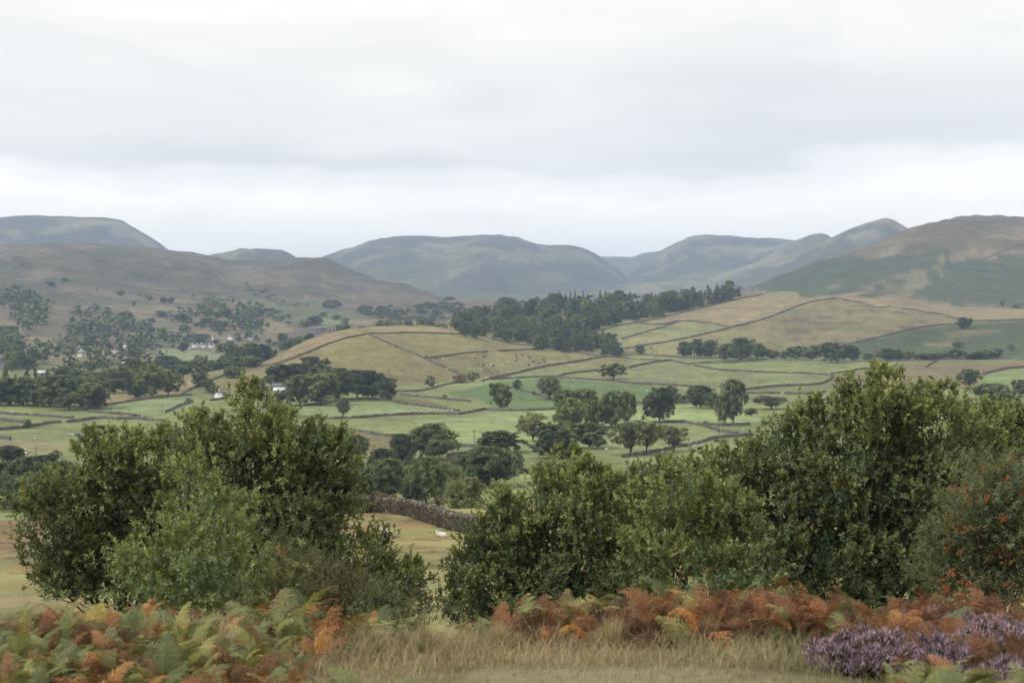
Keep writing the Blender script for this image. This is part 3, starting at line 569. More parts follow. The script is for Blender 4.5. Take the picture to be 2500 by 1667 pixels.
# ------------------------------------------------------------------ trees of the valley
LEAF = dict(o=(.158, .2, .082), d=(.12, .155, .075), p=(.21, .225, .105), s=(.19, .21, .11), c=(.08, .105, .066), r=(.21, .14, .09), b=(.14, .165, .085))
for k, v in LEAF.items(): M['leaf_' + k] = material({'o': 'oak', 'd': 'dark', 'p': 'pale', 's': 'willow', 'c': 'spruce', 'r': 'russet', 'b': 'bush'}[k] + '_foliage', .7, .2, base=v, objvar=.42, trans=.3)
M['bark'] = material('bark', .9, .1, base=(.085, .07, .055), attr=False, mott=[(3, (.7, .7, .7), (1.3, 1.3, 1.3))])
M['bare'] = material('weathered_bark', .9, .1, base=(.16, .14, .125), attr=False, mott=[(3, (.7, .7, .7), (1.3, 1.3, 1.3))])
def unit(v): return v / (np.linalg.norm(v, axis=-1, keepdims=True) + 1e-9)
def leaf_quads(Cn, N, size, g, asp=.6):
    n = len(Cn); T = unit(np.cross(N, g.normal(size=(n, 3)))); B = np.cross(N, T); s = (size * (.6 + .8 * g.random(n)))[:, None]
    return np.stack([Cn - T * s, Cn - B * s * asp + N * s * .25, Cn + T * s, Cn + B * s * asp + N * s * .15], 1)
def limbs(mb, g, ends, z0=.0, rad=.028, fork=.3, wob=.03):
    for e in ends:
        e = np.asarray(e); f = np.array([0, 0, z0 + fork * (.6 + .6 * g.random())]); m = (f + e) / 2 + g.normal(0, wob, 3) + (0, 0, -.02)
        mb.tube([f, m, e], [rad * .55, rad * .35, rad * .12], 5)
def broad(seed, n_leaf, size, low=.08, form='round', lobes=22, open_=0.0, ruff=.36):
    """unit tree: height 1, crown radius about .5; lobes fill the crown, leaf clumps sit on their shells"""
    g = np.random.default_rng(seed); cr, tr = MB(), MB(); cs = []
    cz = (low + 1) / 2; hz_ = (1 - low) / 2; lean = g.normal(0, .05, 2)
    for k in range(lobes):
        a = k * 2.4 + g.random() * .9; u = (k + .5) / lobes * 2 - 1
        if form == 'tall': env = .30 * (1 - .55 * max(0, u) ** 2) + .05
        elif form == 'flat': env = .38 * math.sqrt(1 - .55 * u * u)
        else: env = .36 * math.sqrt(1 - .85 * max(0, u) ** 2 - .3 * min(0, u) ** 2) + .02
        rr = env * (.72 + .38 * g.random()) * (1 if k % 4 else .4)
        R0 = (.15 + .09 * g.random()); zz = cz + u * (hz_ - R0 * .6)
        cs.append((rr * math.cos(a) + lean[0] * u, rr * math.sin(a) + lean[1] * u, zz, R0))
    cs.append((lean[0], lean[1], 1 - .14, .14)); cs = np.array(cs)
    if open_: cs = cs[g.random(len(cs)) > open_]
    ncl = max(10, n_leaf // 40)
    pick = g.integers(0, len(cs), ncl); D = unit(g.normal(size=(ncl, 3))); D[:, 2] = np.where(D[:, 2] < -.3, -D[:, 2], D[:, 2])
    cc = cs[pick, :3] + D * (cs[pick, 3] * (.5 + .55 * g.random(ncl) ** .6))[:, None]
    val = (.78 + .34 * g.random(ncl)) * (.86 + .28 * g.random(len(cs)))[pick]; per = max(1, n_leaf // ncl); n = ncl * per
    Cn = np.repeat(cc, per, 0) + g.normal(0, .034, (n, 3)); N = unit(np.repeat(D, per, 0) * .8 + (0, 0, .6) + g.normal(0, ruff, (n, 3)))
    Cn[:, 2] = np.clip(Cn[:, 2], .015, 1.02)
    hue = g.normal(0, .05, (ncl, 1)); colr = np.repeat(val[:, None] * (1 + hue * (1, .3, -1)), per, 0) * (1 - .55 * ruff + 1.1 * ruff * g.random((n, 1)))
    cr.quads(leaf_quads(Cn, N, size, g), colr)
    tr.tube([(0, 0, -.03), (.004, 0, .02), (g.normal(0, .012), g.normal(0, .012), low + .15), (lean[0] * .5, lean[1] * .5, cz + .15)], [.036, .027, .022, .009], 6)
    limbs(tr, g, cs[:, :3], 0, .03, low + .12)
    return cr.mesh('crown'), tr.mesh('trunk')
def spruce(seed, n_leaf, size):
    g = np.random.default_rng(seed); cr, tr = MB(), MB(); nb = n_leaf // 14; P, N, cl = [], [], []
    for k in range(nb):
        z = .06 + .92 * (1 - math.sqrt(1 - (k + g.random()) / nb * .995)); a = g.random() * 6.283; rr = (1.02 - z) ** .85 * .46 * (.7 + .45 * g.random()); v = .7 + .5 * g.random()
        s = np.linspace(.25, 1, 14); pos = np.stack([np.cos(a) * rr * s, np.sin(a) * rr * s, z + .03 * s - .10 * rr * 2 * s * s], 1) + g.normal(0, .012, (14, 3))
        P.append(pos); N.append(unit(np.tile((math.cos(a) * .4, math.sin(a) * .4, .9), (14, 1)) + g.normal(0, .4, (14, 3)))); cl.append(np.tile((v, v, v), (14, 1)) * (.8 + .4 * g.random((14, 1))))
    cr.quads(leaf_quads(np.concatenate(P), np.concatenate(N), size, g, .5), np.concatenate(cl))
    tr.tube([(0, 0, -.03), (0, 0, .5), (0, 0, .99)], [.022, .014, .002], 6); return cr.mesh('crown'), tr.mesh('trunk')
def bare(seed, leafy=0):
    g = np.random.default_rng(seed); tr, cr = MB(), MB(); tips = []
    def grow(p, d, ln, r, lev):
        q = p + d * ln; m = (p + q) / 2 + g.normal(0, ln * .1, 3); tr.tube([p, m, q], [r, r * .8, r * .6], 4)
        if lev == 0: tips.append(q); return
        for _ in range(3):
            grow(q, unit(d * .75 + g.normal(0, .55, 3) + (0, 0, .12)), ln * (.62 + .2 * g.random()), r * .55, lev - 1)
    grow(np.array([0, 0, -.03]), np.array([.05, 0, 1.0]), .3, .028, 4)
    tips = np.array(tips); sc = 1 / max(tips[:, 2].max(), .1)
    for m_ in (tr,): m_.v = [v * (.9, .9, sc) for v in m_.v]
    if leafy: Cn = np.repeat(tips * (.9, .9, sc), leafy, 0); Cn = Cn + g.normal(0, .03, Cn.shape); cr.quads(leaf_quads(Cn, unit(g.normal(size=Cn.shape) + (0, 0, .6)), .02, g), np.tile((1., 1, 1), (len(Cn), 1)) * (.7 + .6 * g.random((len(Cn), 1))))
    return (cr.mesh('crown') if leafy else None), tr.mesh('trunk')
PROTO = {
 'o': [broad(s, 8200, .034, .05, 'round') for s in (1, 2, 3)] + [broad(4, 8200, .034, .03, 'round', 30), broad(5, 8200, .034, .1, 'tall', 26)],
 'd': [broad(s, 8200, .034, .04, 'round') for s in (11, 12)] + [broad(13, 8200, .034, .06, 'round', 30)],
 'p': [broad(s, 5400, .027, .22, 'flat', 20, .1) for s in (21, 22)],
 's': [broad(s, 6400, .03, .1, 'tall', 24, .15) for s in (31, 32)],
 'c': [spruce(s, 2600, .034) for s in (41, 42, 43)],
 'b': [broad(s, 2600, .04, .0, 'round', 14) for s in (51, 52)],
 'x': [bare(61), bare(62)], 't': [bare(63, 6), bare(64, 6)]}
PROTO['r'] = PROTO['b']
BIG = {'o': [broad(s, 18000, .022, .04, 'round', 26) for s in (71, 72)] + [broad(73, 18000, .022, .04, 'tall', 26)], 'd': [broad(74, 18000, .022, .05, 'round', 26), broad(76, 18000, .022, .03, 'round', 30)], 'p': [broad(75, 13000, .0185, .05, 'tall', 26)]}
KIND = {'o': ('round green broadleaf tree', 'broadleaf_tree'), 'd': ('dark green broadleaf tree', 'broadleaf_tree'), 'p': ('pale spreading oak tree', 'oak_tree'), 's': ('tall loose-crowned tree', 'willow_tree'),
        'c': ('dark pointed spruce', 'spruce_tree'), 'b': ('small rounded bush', 'bush'), 'r': ('russet-tinged bush', 'bush'), 'x': ('bare leafless tree', 'bare_tree'), 't': ('thinly leaved grey thorn', 'thorn_tree')}
ORD = 'first second third fourth fifth sixth seventh eighth ninth tenth eleventh twelfth thirteenth fourteenth fifteenth sixteenth seventeenth eighteenth nineteenth twentieth'.split()
def ordn(i):
    if i < 20: return ORD[i]
    return ['twenty', 'thirty', 'forty', 'fifty', 'sixty', 'seventy'][(i - 19) // 10 if (i + 1) % 10 else (i + 1) // 10 - 2] + '-' + ORD[i % 10] if (i + 1) % 10 else ['twentieth', 'thirtieth', 'fortieth', 'fiftieth', 'sixtieth'][(i + 1) // 10 - 2]
count = {}
def put_tree(x, y, z, h, w, kind, label, group, big=False):
    ps = (BIG if big and kind in BIG else PROTO)[kind]; cr, tr = ps[int(rng.integers(len(ps)))]
    t = empty(KIND[kind][1], (x, y, z), rng.random() * 6.28, (w, w, h)); tag(t, label, 'bush' if KIND[kind][1] == 'bush' else 'tree', group)
    if cr is not None:
        c = obj('crown', cr, M['leaf_o'], t); c.material_slots[0].link = 'OBJECT'; c.material_slots[0].material = M['leaf_' + {'t': 's'}.get(kind, kind)]
    o = obj('trunk', tr, M['bark'], t)
    if kind in 'xt': o.material_slots[0].link = 'OBJECT'; o.material_slots[0].material = M['bare']
    count[kind] = count.get(kind, 0) + 1; return t
def trees(c, where, group, rows, rmin=140, big=False, r=None):
    """rows: (x, base y, top y, width, kind[, distance]) in crop pixels"""
    rows = sorted(rows, key=lambda q: q[0]); s = CROP[c][2]; byk = {}
    for q in rows: byk.setdefault(q[4], []).append(q)
    for q in rows:
        b = cpx(c, (q[0], q[1])); tp = cpx(c, (q[0], q[2])); dist = q[5] if len(q) > 5 else r
        if dist is None:
            hit = cast(b[0], b[1], rmin)[0]
            if np.isnan(hit[0]): print('tree lost', c, q); continue
            x, y, z, dist = hit
        else:
            P = at(b[0], b[1], dist); x, y = P[0], P[1]; z = float(ground(x, y))
        h = at(tp[0], tp[1], dist)[2] - z; w = q[3] / s / F * dist
        if h < .8 or h > 34: print('tree size', c, q, round(h, 1), round(dist)); h = min(max(h, .8), 34)
        n = byk[q[4]]; k = KIND[q[4]][0]
        lab = f'{k} {where}' if len(n) == 1 else f'{k}, {ordn(n.index(q))} from the left {where}'
        put_tree(x, y, z - .01 * h, h, w * 1.16, q[4], lab, group, big)
trees(7, 'in the walled valley-floor fields', 'field trees of the valley floor', [(70, 315, 112, 165, 'o'), (195, 160, 85, 78, 'b'), (325, 200, 170, 30, 'b'), (440, 235, 62, 185, 's'), (570, 300, 160, 190, 'o'), (710, 275, 150, 190, 'o'),
    (610, 470, 235, 230, 'o'), (790, 455, 240, 160, 'd'), (920, 450, 175, 200, 'o'), (1030, 420, 180, 130, 'o'), (1285, 415, 150, 200, 'd'), (1370, 272, 135, 130, 'd'), (1600, 300, 130, 190, 'o'), (1690, 310, 185, 120, 'd'),
    (1850, 435, 85, 215, 's'), (1785, 435, 200, 130, 's'), (1465, 255, 205, 75, 'r'), (320, 555, 335, 220, 's'), (480, 640, 430, 240, 'o'), (500, 685, 490, 290, 'd'), (750, 610, 415, 250, 'o'), (1060, 662, 410, 310, 'p'), (1190, 647, 412, 230, 'p'),
    (1395, 632, 440, 215, 'p'), (55, 642, 480, 300, 'o'), (205, 770, 650, 112, 'b'), (-20, 890, 600, 330, 'o'), (1640, 430, 400, 45, 'b'), (1985, 365, 300, 90, 's'), (250, 800, 760, 110, 'b')], big=False)
trees(2, 'in the copse by the slate barn', 'copse round the farm', [(250, 1400, 1235, 200, 'd'), (380, 1395, 1230, 170, 'd'), (510, 1350, 1180, 200, 'd'), (400, 1535, 1315, 230, 'o'), (560, 1535, 1290, 270, 'o'), (680, 1505, 1270, 240, 'o'), (820, 1485, 1280, 190, 'd'),
    (930, 1485, 1285, 210, 'd'), (1040, 1500, 1340, 140, 'd'), (95, 1485, 1340, 115, 'c'), (75, 1500, 1430, 60, 'b'), (230, 1625, 1450, 190, 's')])
trees(2, 'along the wall at the foot of the knoll', 'shrubs at the knoll foot', [(1365, 1402, 1322, 78, 'b'), (1580, 1372, 1310, 95, 'r'), (1670, 1362, 1290, 82, 'b'), (1465, 1492, 1455, 38, 'b'), (1330, 1190, 1168, 30, 'b')])
trees(6, 'standing alone before the farm copse', 'lone trees below the farm', [(745, 372, 222, 105, 's'), (570, 397, 300, 110, 'x')])
trees(6, 'in the wooded hollow behind the nearest wall', 'trees of the wooded hollow', [(1080, 1010, 690, 310, 'o'), (1380, 1025, 680, 270, 'o'), (1580, 1010, 740, 210, 'o'), (960, 1010, 760, 260, 'o'), (1690, 1195, 830, 300, 'p', 170), (1280, 1030, 880, 150, 'd'), (1480, 1055, 975, 105, 'r'),
    (1030, 1030, 955, 210, 'r'), (1850, 905, 600, 380, 'd'), (1700, 900, 660, 220, 'd'), (860, 1010, 800, 200, 'o')], 135, True)
trees(6, 'round the brown rough patch', 'trees round the rough patch', [(1420, 692, 428, 320, 'd'), (850, 682, 510, 165, 'd'), (1040, 722, 612, 150, 'd'), (960, 745, 660, 105, 'c'), (1200, 725, 500, 170, 'd'), (1150, 740, 620, 110, 'c'), (1260, 740, 610, 110, 'c'), (1340, 740, 640, 100, 'c'), (820, 800, 690, 150, 'o')], 200, True)
trees(5, 'in the dark thicket at the west edge', 'thicket at the west edge', [(80, 720, 590, 180, 'd'), (40, 1075, 720, 260, 'd'), (190, 1080, 685, 270, 'd'), (340, 1040, 670, 270, 'd'), (-60, 1075, 740, 260, 'd'), (120, 1090, 820, 260, 'o'), (270, 1090, 800, 260, 'd'), (430, 682, 625, 85, 'r'), (450, 1000, 720, 200, 'o')], 135, True)
trees(5, 'behind the great oak crown', 'shrubs in the west meadow', [(745, 610, 435, 240, 'd'), (1290, 610, 430, 170, 'o'), (1445, 272, 222, 58, 'b'), (212, 455, 388, 72, 'b')])
trees(1, 'in the plantation above the western fields', 'western plantation', [(40, 1500, 1222, 115, 'c'), (115, 1430, 1290, 60, 'c'), (200, 1500, 1238, 110, 'c'), (262, 1490, 1242, 90, 'c'), (350, 1420, 1246, 85, 'c'), (60, 1540, 1340, 230, 'd'), (170, 1535, 1330, 210, 'd'), (-30, 1530, 1340, 200, 'd'),
    (280, 1540, 1350, 200, 'd'), (370, 1545, 1320, 240, 'd'), (480, 1548, 1318, 240, 'o'), (510, 1572, 1450, 195, 'p'), (655, 1560, 1372, 200, 'o'), (705, 1560, 1400, 150, 'o'), (590, 1550, 1380, 150, 'd')])
trees(1, 'in the tree belt across the western valley', 'tree belt of the western valley', [(450, 1345, 1250, 160, 'd'), (560, 1350, 1270, 160, 'o'), (680, 1370, 1290, 170, 'o'), (800, 1400, 1272, 170, 'd'), (900, 1410, 1262, 210, 'd'), (1000, 1345, 1192, 230, 'd'), (1050, 1430, 1300, 160, 'd'), (840, 1450, 1340, 150, 'o'),
    (750, 1425, 1378, 60, 'r'), (1020, 1482, 1385, 110, 'd'), (1120, 1472, 1240, 210, 'o'), (1240, 1462, 1288, 180, 's'), (960, 1440, 1340, 150, 'd'), (640, 1440, 1330, 150, 'o')])
trees(1, 'on the tawny bank west of the knoll', 'trees on the tawny bank', [(1230, 1260, 1172, 155, 'd', 1350), (1350, 1305, 1212, 175, 'd', 1150), (1470, 1300, 1165, 115, 's', 1150), (1545, 1300, 1200, 135, 's', 1150), (1630, 1315, 1200, 175, 'd', 1150), (1470, 1402, 1290, 115, 'd'), (1740, 1270, 1100, 165, 'd', 1200),
    (1820, 1240, 1080, 150, 'd', 1250), (1800, 1300, 1175, 195, 'o', 1120), (1720, 1335, 1250, 140, 'o'), (1530, 1420, 1340, 90, 'd'), (1560, 1455, 1390, 75, 'b'), (1900, 1475, 1340, 115, 'd'), (1690, 1290, 1170, 120, 'd', 1180), (1930, 1250, 1090, 150, 'd', 1250)])
trees(2, 'below the west shoulder of the knoll', 'trees under the knoll shoulder', [(40, 1240, 1085, 120, 'd', 1250), (130, 1245, 1092, 165, 'd', 1300), (45, 1295, 1180, 130, 'o', 1100), (270, 1140, 1010, 70, 'd', 1650), (310, 1130, 1045, 100, 'd', 1600), (400, 1090, 1030, 120, 'o', 1600), (480, 1070, 1010, 80, 'd', 1600), (620, 1010, 925, 30, 'c', 1900), (648, 1010, 925, 26, 'c', 1900),
    (690, 1005, 945, 70, 'd', 1600), (760, 990, 955, 90, 'd', 1500), (850, 990, 958, 90, 'd', 1480)])
trees(2, 'just behind the bracken-topped crest of the knoll', 'trees behind the knoll crest', [(985, 975, 918, 80, 'd', 1560), (1050, 975, 905, 90, 'd', 1560), (1120, 975, 915, 90, 'o', 1560), (1185, 975, 918, 85, 'd', 1560), (1275, 970, 903, 65, 'd', 1560), (1360, 975, 918, 85, 'd', 1560), (1440, 980, 932, 75, 'o', 1560)])
trees(3, 'in the hedgerow under the brown hill', 'hedgerow under the brown hill', [(1430, 1180, 1068, 118, 'd'), (1530, 1188, 1050, 95, 'd'), (1605, 1185, 1055, 118, 'd'), (1715, 1205, 1085, 120, 'd'), (1830, 1205, 1040, 185, 'o')])
trees(4, 'in the hedgerow beyond the big rounded oak', 'hedgerow under the brown hill', [(30, 1212, 1042, 125, 'd'), (150, 1195, 1080, 115, 'd'), (250, 1195, 1125, 115, 'o'), (350, 1195, 1135, 65, 'o'), (440, 1197, 1100, 130, 'o'), (560, 1203, 1098, 120, 'd'), (690, 1224, 1075, 148, 'd'), (790, 1205, 1095, 148, 'd'), (860, 1205, 1130, 85, 'd'), (970, 1208, 1155, 95, 'b'),
    (1120, 1208, 1118, 138, 'd'), (1190, 1205, 1150, 80, 'o'), (1255, 1200, 1132, 88, 'o'), (1390, 1200, 1155, 155, 'o'), (1480, 1196, 1150, 125, 'o'), (1600, 1195, 1120, 128, 'd'), (1750, 1198, 1145, 108, 'd'), (1830, 1194, 1125, 95, 'o'), (1905, 1194, 1120, 80, 'd'), (1036, 1195, 1130, 42, 's')])
trees(4, 'on the open heath of the brown hill', 'scattered trees on the heath', [(1670, 972, 890, 98, 'd'), (1625, 1112, 1068, 68, 'b'), (2020, 1132, 1082, 44, 'b'), (1950, 802, 768, 40, 'b'), (2062, 822, 785, 52, 'b')])
trees(4, 'behind the great oak at the east edge', 'trees at the east edge', [(1885, 1525, 1375, 260, 'o'), (1710, 1410, 1270, 155, 's'), (2095, 1472, 1350, 125, 'd'), (250, 1565, 1470, 225, 'p'), (165, 1417, 1340, 90, 'x')])
trees(3, 'in the rough pasture beside the wood', 'trees in the rough pasture', [(895, 1342, 1225, 175, 's'), (1095, 1157, 1090, 68, 'd'), (1185, 1167, 1090, 90, 't'), (1048, 1150, 1110, 30, 't')])
trees(3, 'standing above the canopy of the spruce wood', 'tall spruces of the wood', [(500, 800, 685, 46, 'c'), (580, 800, 680, 42, 'c'), (615, 800, 680, 42, 'c'), (675, 810, 680, 46, 'c'), (800, 830, 670, 52, 'c'), (835, 830, 675, 48, 'c'), (455, 810, 712, 60, 'c'), (40, 1035, 885, 75, 'c'), (560, 1110, 960, 75, 'c'), (455, 1105, 890, 90, 'c'), (380, 1095, 920, 80, 'c'), (150, 870, 795, 24, 's'), (185, 870, 765, 24, 's'), (212, 870, 768, 22, 's'),
    (510, 1110, 930, 80, 'c'), (-130, 1030, 905, 60, 'c'), (-60, 1030, 900, 60, 'c')], 1200)
CAND = []
AVOID = [cpx(1, q) for q in [(1582, 1058), (1705, 1052), (1836, 1056), (1392, 1118), (1432, 1110), (1465, 1108), (1502, 1110), (1555, 1112), (612, 1142), (604, 1178), (938, 1112), (922, 1228), (195, 1155), (24, 1176), (845, 1152), (930, 1172), (450, 1165), (372, 1168), (1120, 1132), (25, 1235), (70, 1275)]]
def scatter(c, poly, n, hpx, wpx, kinds, label, group, rmin, r0, r1, sep=14, wm=1.05):
    P = cpx(c, poly); s = CROP[c][2]; pts = []; tries = 0; lo, hi = P.min(0), P.max(0)
    while len(pts) < n and tries < n * 60:
        tries += 1; q = lo + rng.random(2) * (hi - lo)
        if not inpoly(np.array([q[0]]), np.array([q[1]]), P)[0]: continue
        if any(abs(a[0] - q[0]) < 11 and -6 < q[1] - a[1] < 17 for a in AVOID): continue
        if any(abs(a[0] - q[0]) < sep / s and abs(a[1] - q[1]) < sep * .6 / s for a in pts): continue
        pts.append(q)
    resid = []
    for q in pts:
        h = hpx * (.7 + .6 * rng.random()) / s; hit = cast(q[0], q[1] + h / 2, rmin)[0]
        if np.isnan(hit[0]) or not r0 < hit[3] < r1: continue
        k = kinds[int(rng.integers(len(kinds)))]; resid.append((hit[0], hit[1], hit[2], h * 1.12 / F * hit[3], wm * wpx / s / F * hit[3] * (.8 + .45 * rng.random()), k))
    for a in resid: CAND.append((a[3] * a[4] / math.hypot(a[0], a[1]) ** 2, a, label, group))
WOOD = [(0, 850), (60, 800), (120, 820), (130, 890), (210, 910), (330, 905), (330, 860), (230, 850), (230, 800), (290, 760), (370, 750), (560, 745), (900, 735), (1000, 735), (1170, 755), (1250, 760), (1330, 728), (1600, 700), (1750, 680), (1860, 700), (1850, 712), (1600, 768), (1250, 838), (1000, 885), (800, 940), (590, 972), (600, 1010), (770, 1018), (950, 1060), (975, 1140), (850, 1145), (600, 1110), (300, 1075), (100, 1045), (0, 1020)]
scatter(3, WOOD, 330, 85, 62, 'ddcdoc', 'massed in the wood on the hill behind the knoll', 'wood behind the knoll', 1200, 1250, 2400, 9, 1.35)
scatter(3, [(1180, 770), (1330, 728), (1600, 700), (1750, 680), (1860, 700), (1850, 712), (1600, 768), (1250, 838)], 60, 62, 52, 'dddo', 'in the strip of wood along the hill crest', 'wood along the hill crest', 1200, 1250, 2400, 10, 1.35)
scatter(2, [(1490, 950), (1500, 900), (1600, 870), (1700, 860), (1780, 840), (1900, 800), (1990, 820), (1990, 1030), (1800, 1005), (1680, 1005), (1620, 985)], 42, 85, 70, 'ddod', 'massed at the west end of the hill wood', 'west end of the hill wood', 1200, 1250, 2400, 18, 1.35)
scatter(1, [(410, 1010), (560, 900), (700, 900), (900, 930), (1050, 950), (1200, 1000), (1280, 1080), (1270, 1120), (1150, 1170), (1050, 1200), (900, 1230), (700, 1240), (560, 1180), (430, 1100)], 125, 66, 72, 'ooddp', 'among the cottages of the hamlet', 'trees of the hamlet', 900, 1200, 3300, 15)
scatter(1, [(0, 1010), (130, 1020), (180, 1090), (250, 1200), (200, 1250), (80, 1250), (0, 1160)], 26, 85, 85, 'oodd', 'in the grove at the west edge of the hamlet', 'grove west of the hamlet', 900, 1100, 3300, 26)
scatter(1, [(0, 700), (110, 700), (200, 730), (340, 760), (390, 840), (300, 960), (160, 1000), (100, 880), (0, 780)], 60, 62, 64, 'ood', 'in the scrubby wood on the western slope', 'scrub wood on the western slope', 900, 1200, 3400, 15)
scatter(1, [(540, 800), (680, 790), (900, 860), (1240, 990), (1400, 1030), (1480, 1060), (1300, 1080), (1000, 960), (700, 900), (520, 880)], 40, 50, 58, 'ood', 'strung along the slope above the hamlet', 'slope trees above the hamlet', 900, 1200, 3400, 22)
VAL = 'trees dotted over the western slope'
trees(1, 'dotted over the western slope', VAL, [(375, 658, 622, 52, 'o'), (475, 624, 594, 42, 'o'), (890, 737, 690, 46, 's'), (1025, 727, 710, 18, 'b'), (1095, 762, 722, 42, 'o'), (1205, 787, 742, 48, 'o'), (1260, 782, 742, 42, 'o'), (985, 808, 770, 26, 's'), (890, 897, 850, 52, 'o'), (945, 897, 842, 52, 'o'), (1190, 882, 838, 75, 'o'), (1340, 922, 862, 95, 'o'), (1120, 927, 893, 42, 'o'),
    (1490, 857, 792, 65, 'o'), (1535, 852, 815, 38, 'o'), (1660, 877, 818, 85, 'o'), (1600, 892, 843, 75, 'o'), (1725, 912, 863, 54, 'o'), (1510, 952, 893, 75, 'o'), (1610, 982, 912, 115, 'd'), (1805, 907, 873, 44, 'o'), (1350, 1002, 938, 65, 'o'), (1450, 952, 925, 54, 'o'), (1315, 832, 805, 24, 's'), (715, 686, 672, 16, 'b'), (395, 606, 594, 14, 'b'), (1630, 1152, 1078, 75, 'o'), (1350, 1142, 1075, 64, 'd'), (1730, 1132, 1088, 42, 'o'), (1210, 1252, 1168, 112, 'd'), (1265, 1252, 1200, 62, 'o'), (680, 1292, 1218, 62, 'o'), (1480, 1072, 1010, 115, 'd'), (1400, 1060, 1010, 70, 'o'), (1690, 1110, 1060, 60, 'o'), (1590, 1080, 1050, 50, 'd')], 900)
scatter(1, [(1000, 960), (1300, 850), (1500, 800), (1900, 860), (1900, 1060), (1600, 1030), (1350, 1060), (1150, 1010)], 44, 52, 62, 'ood', 'sprinkled over the slope above the white terrace', 'trees above the white terrace', 900, 1200, 3600, 22)
scatter(1, [(230, 1080), (420, 1100), (560, 1230), (900, 1255), (880, 1290), (560, 1270), (420, 1230), (250, 1180)], 30, 60, 66, 'ood', 'along the lane at the foot of the hamlet', 'trees along the hamlet lane', 900, 1200, 3300, 22)
scatter(1, [(1370, 745), (1560, 735), (1730, 750), (1740, 800), (1560, 795)], 16, 34, 50, 'oood', 'in the narrow wood on the moor edge', 'narrow wood on the moor edge', 900, 1200, 3600, 16)
scatter(1, [(1720, 790), (1930, 800), (1930, 1000), (1780, 960), (1740, 860)], 34, 48, 62, 'ood', 'in the thin wood above the farthest cottages', 'thin wood above the farthest cottages', 900, 1200, 3600, 22)
trees(2, 'in the mid valley beyond the knoll', 'trees of the mid valley', [(735, 952, 893, 54, 'o'), (505, 945, 880, 100, 'd'), (430, 960, 905, 80, 'o'), (170, 1090, 1045, 40, 'o'), (210, 1100, 1065, 36, 'o'), (270, 1085, 1005, 60, 'o'), (110, 950, 925, 36, 'o'), (160, 960, 925, 32, 'o'), (670, 905, 870, 60, 'o'), (570, 880, 850, 50, 'o')], 900)

# the largest of the wood trees stand singly, the rest of each wood is one mass
CAND.sort(key=lambda q: -q[0]); n_bl = count.get('o', 0) + count.get('d', 0); rest = {}
for q in CAND:
    a = q[1]
    if n_bl < 300 or a[5] == 'c':
        put_tree(*a[:5], a[5], f'{KIND[a[5]][0]} {q[2]}', q[3]); n_bl += a[5] in 'od'
    else: rest.setdefault((q[2], q[3]), []).append(a)
LOW = [broad(s, 520, .1, .0, 'round', 12, 0.0, .12) for s in (91, 92, 93)]
LOWV = []
for me, _ in LOW:
    v = np.zeros(len(me.vertices) * 3, np.float32); me.vertices.foreach_get('co', v); cc = np.zeros(len(me.vertices) * 4, np.float32); me.color_attributes['Col'].data.foreach_get('color', cc)
    LOWV.append((v.reshape(-1, 3), cc.reshape(-1, 4)[:, :3]))
M['mass'] = material('far_foliage', .8, .1, trans=.15)
for (lab, grp), rows in rest.items():
    mb = MB()
    for a in rows:
        v, cc = LOWV[int(rng.integers(3))]; an = rng.random() * 6.28; x, y = v[:, 0] * math.cos(an) - v[:, 1] * math.sin(an), v[:, 0] * math.sin(an) + v[:, 1] * math.cos(an)
        P = np.stack([x * a[4], y * a[4], v[:, 2] * a[3]], 1) + a[:3]
        mb.add(P, [np.arange(len(P)).reshape(-1, 4)], cc * np.asarray(LEAF[a[5]]) * (.8 + .45 * rng.random()))
    o = mb.build('woodland', M['mass']); o['kind'] = 'stuff'; tag(o, 'remaining tree crowns ' + lab, 'woodland', grp)

# ------------------------------------------------------------------ far woods that read as one mass
def far_wood(name, label, c, poly, n, hpx, wpx, rmin, r0, r1, colr):
    P = cpx(c, poly); s = CROP[c][2]; lo, hi = P.min(0), P.max(0); mb = MB(); g = rng; done = 0
    for _ in range(n * 8):
        q = lo + g.random(2) * (hi - lo)
        if not inpoly(np.array([q[0]]), np.array([q[1]]), P)[0]: continue
        h = hpx * (.7 + .6 * g.random()) / s; hit = cast(q[0], q[1] + h / 2, rmin)[0]
        if np.isnan(hit[0]) or not r0 < hit[3] < r1: continue
        hm_ = h / F * hit[3]; wm = wpx / s / F * hit[3] * (.8 + .4 * g.random()); m = 150
        D = unit(g.normal(size=(m, 3))); D[:, 2] = np.abs(D[:, 2]) * 1.0 - .25; rad = (.72 + .38 * g.random(m))[:, None]
        lump = 1 + .18 * np.sin(D[:, :1] * 7 + g.random() * 6) * np.cos(D[:, 1:2] * 6 + g.random() * 6)
        Cn = hit[:3] + (0, 0, hm_ * .5) + D * rad * lump * (wm / 2, wm / 2, hm_ / 2); v = .7 + .6 * g.random()
        mb.quads(leaf_quads(Cn, unit(D + g.normal(0, .5, D.shape) + (0, 0, .4)), hm_ * .09, g), np.asarray(colr) * v * (.75 + .5 * g.random((m, 1)))); done += 1
        if done >= n: break
    o = mb.build(name, M['mass']); o['kind'] = 'stuff'; o['label'] = label; o['category'] = 'woodland'; return o
far_wood('far_woodland', 'far-off wood massed at the foot of the western fell', 2, [(820, 810), (950, 790), (1050, 795), (1180, 840), (1230, 780), (1420, 750), (1520, 750), (1600, 800), (1680, 840), (1560, 905), (1450, 930), (1200, 920), (1000, 900), (850, 865)], 150, 42, 52, 1500, 1800, 4600, (.05, .068, .036))
far_wood('far_woodland', 'blurred strip of wood under the western moor', 2, [(560, 795), (620, 762), (690, 775), (700, 820), (590, 828)], 22, 36, 44, 1500, 1800, 4200, (.05, .068, .036))
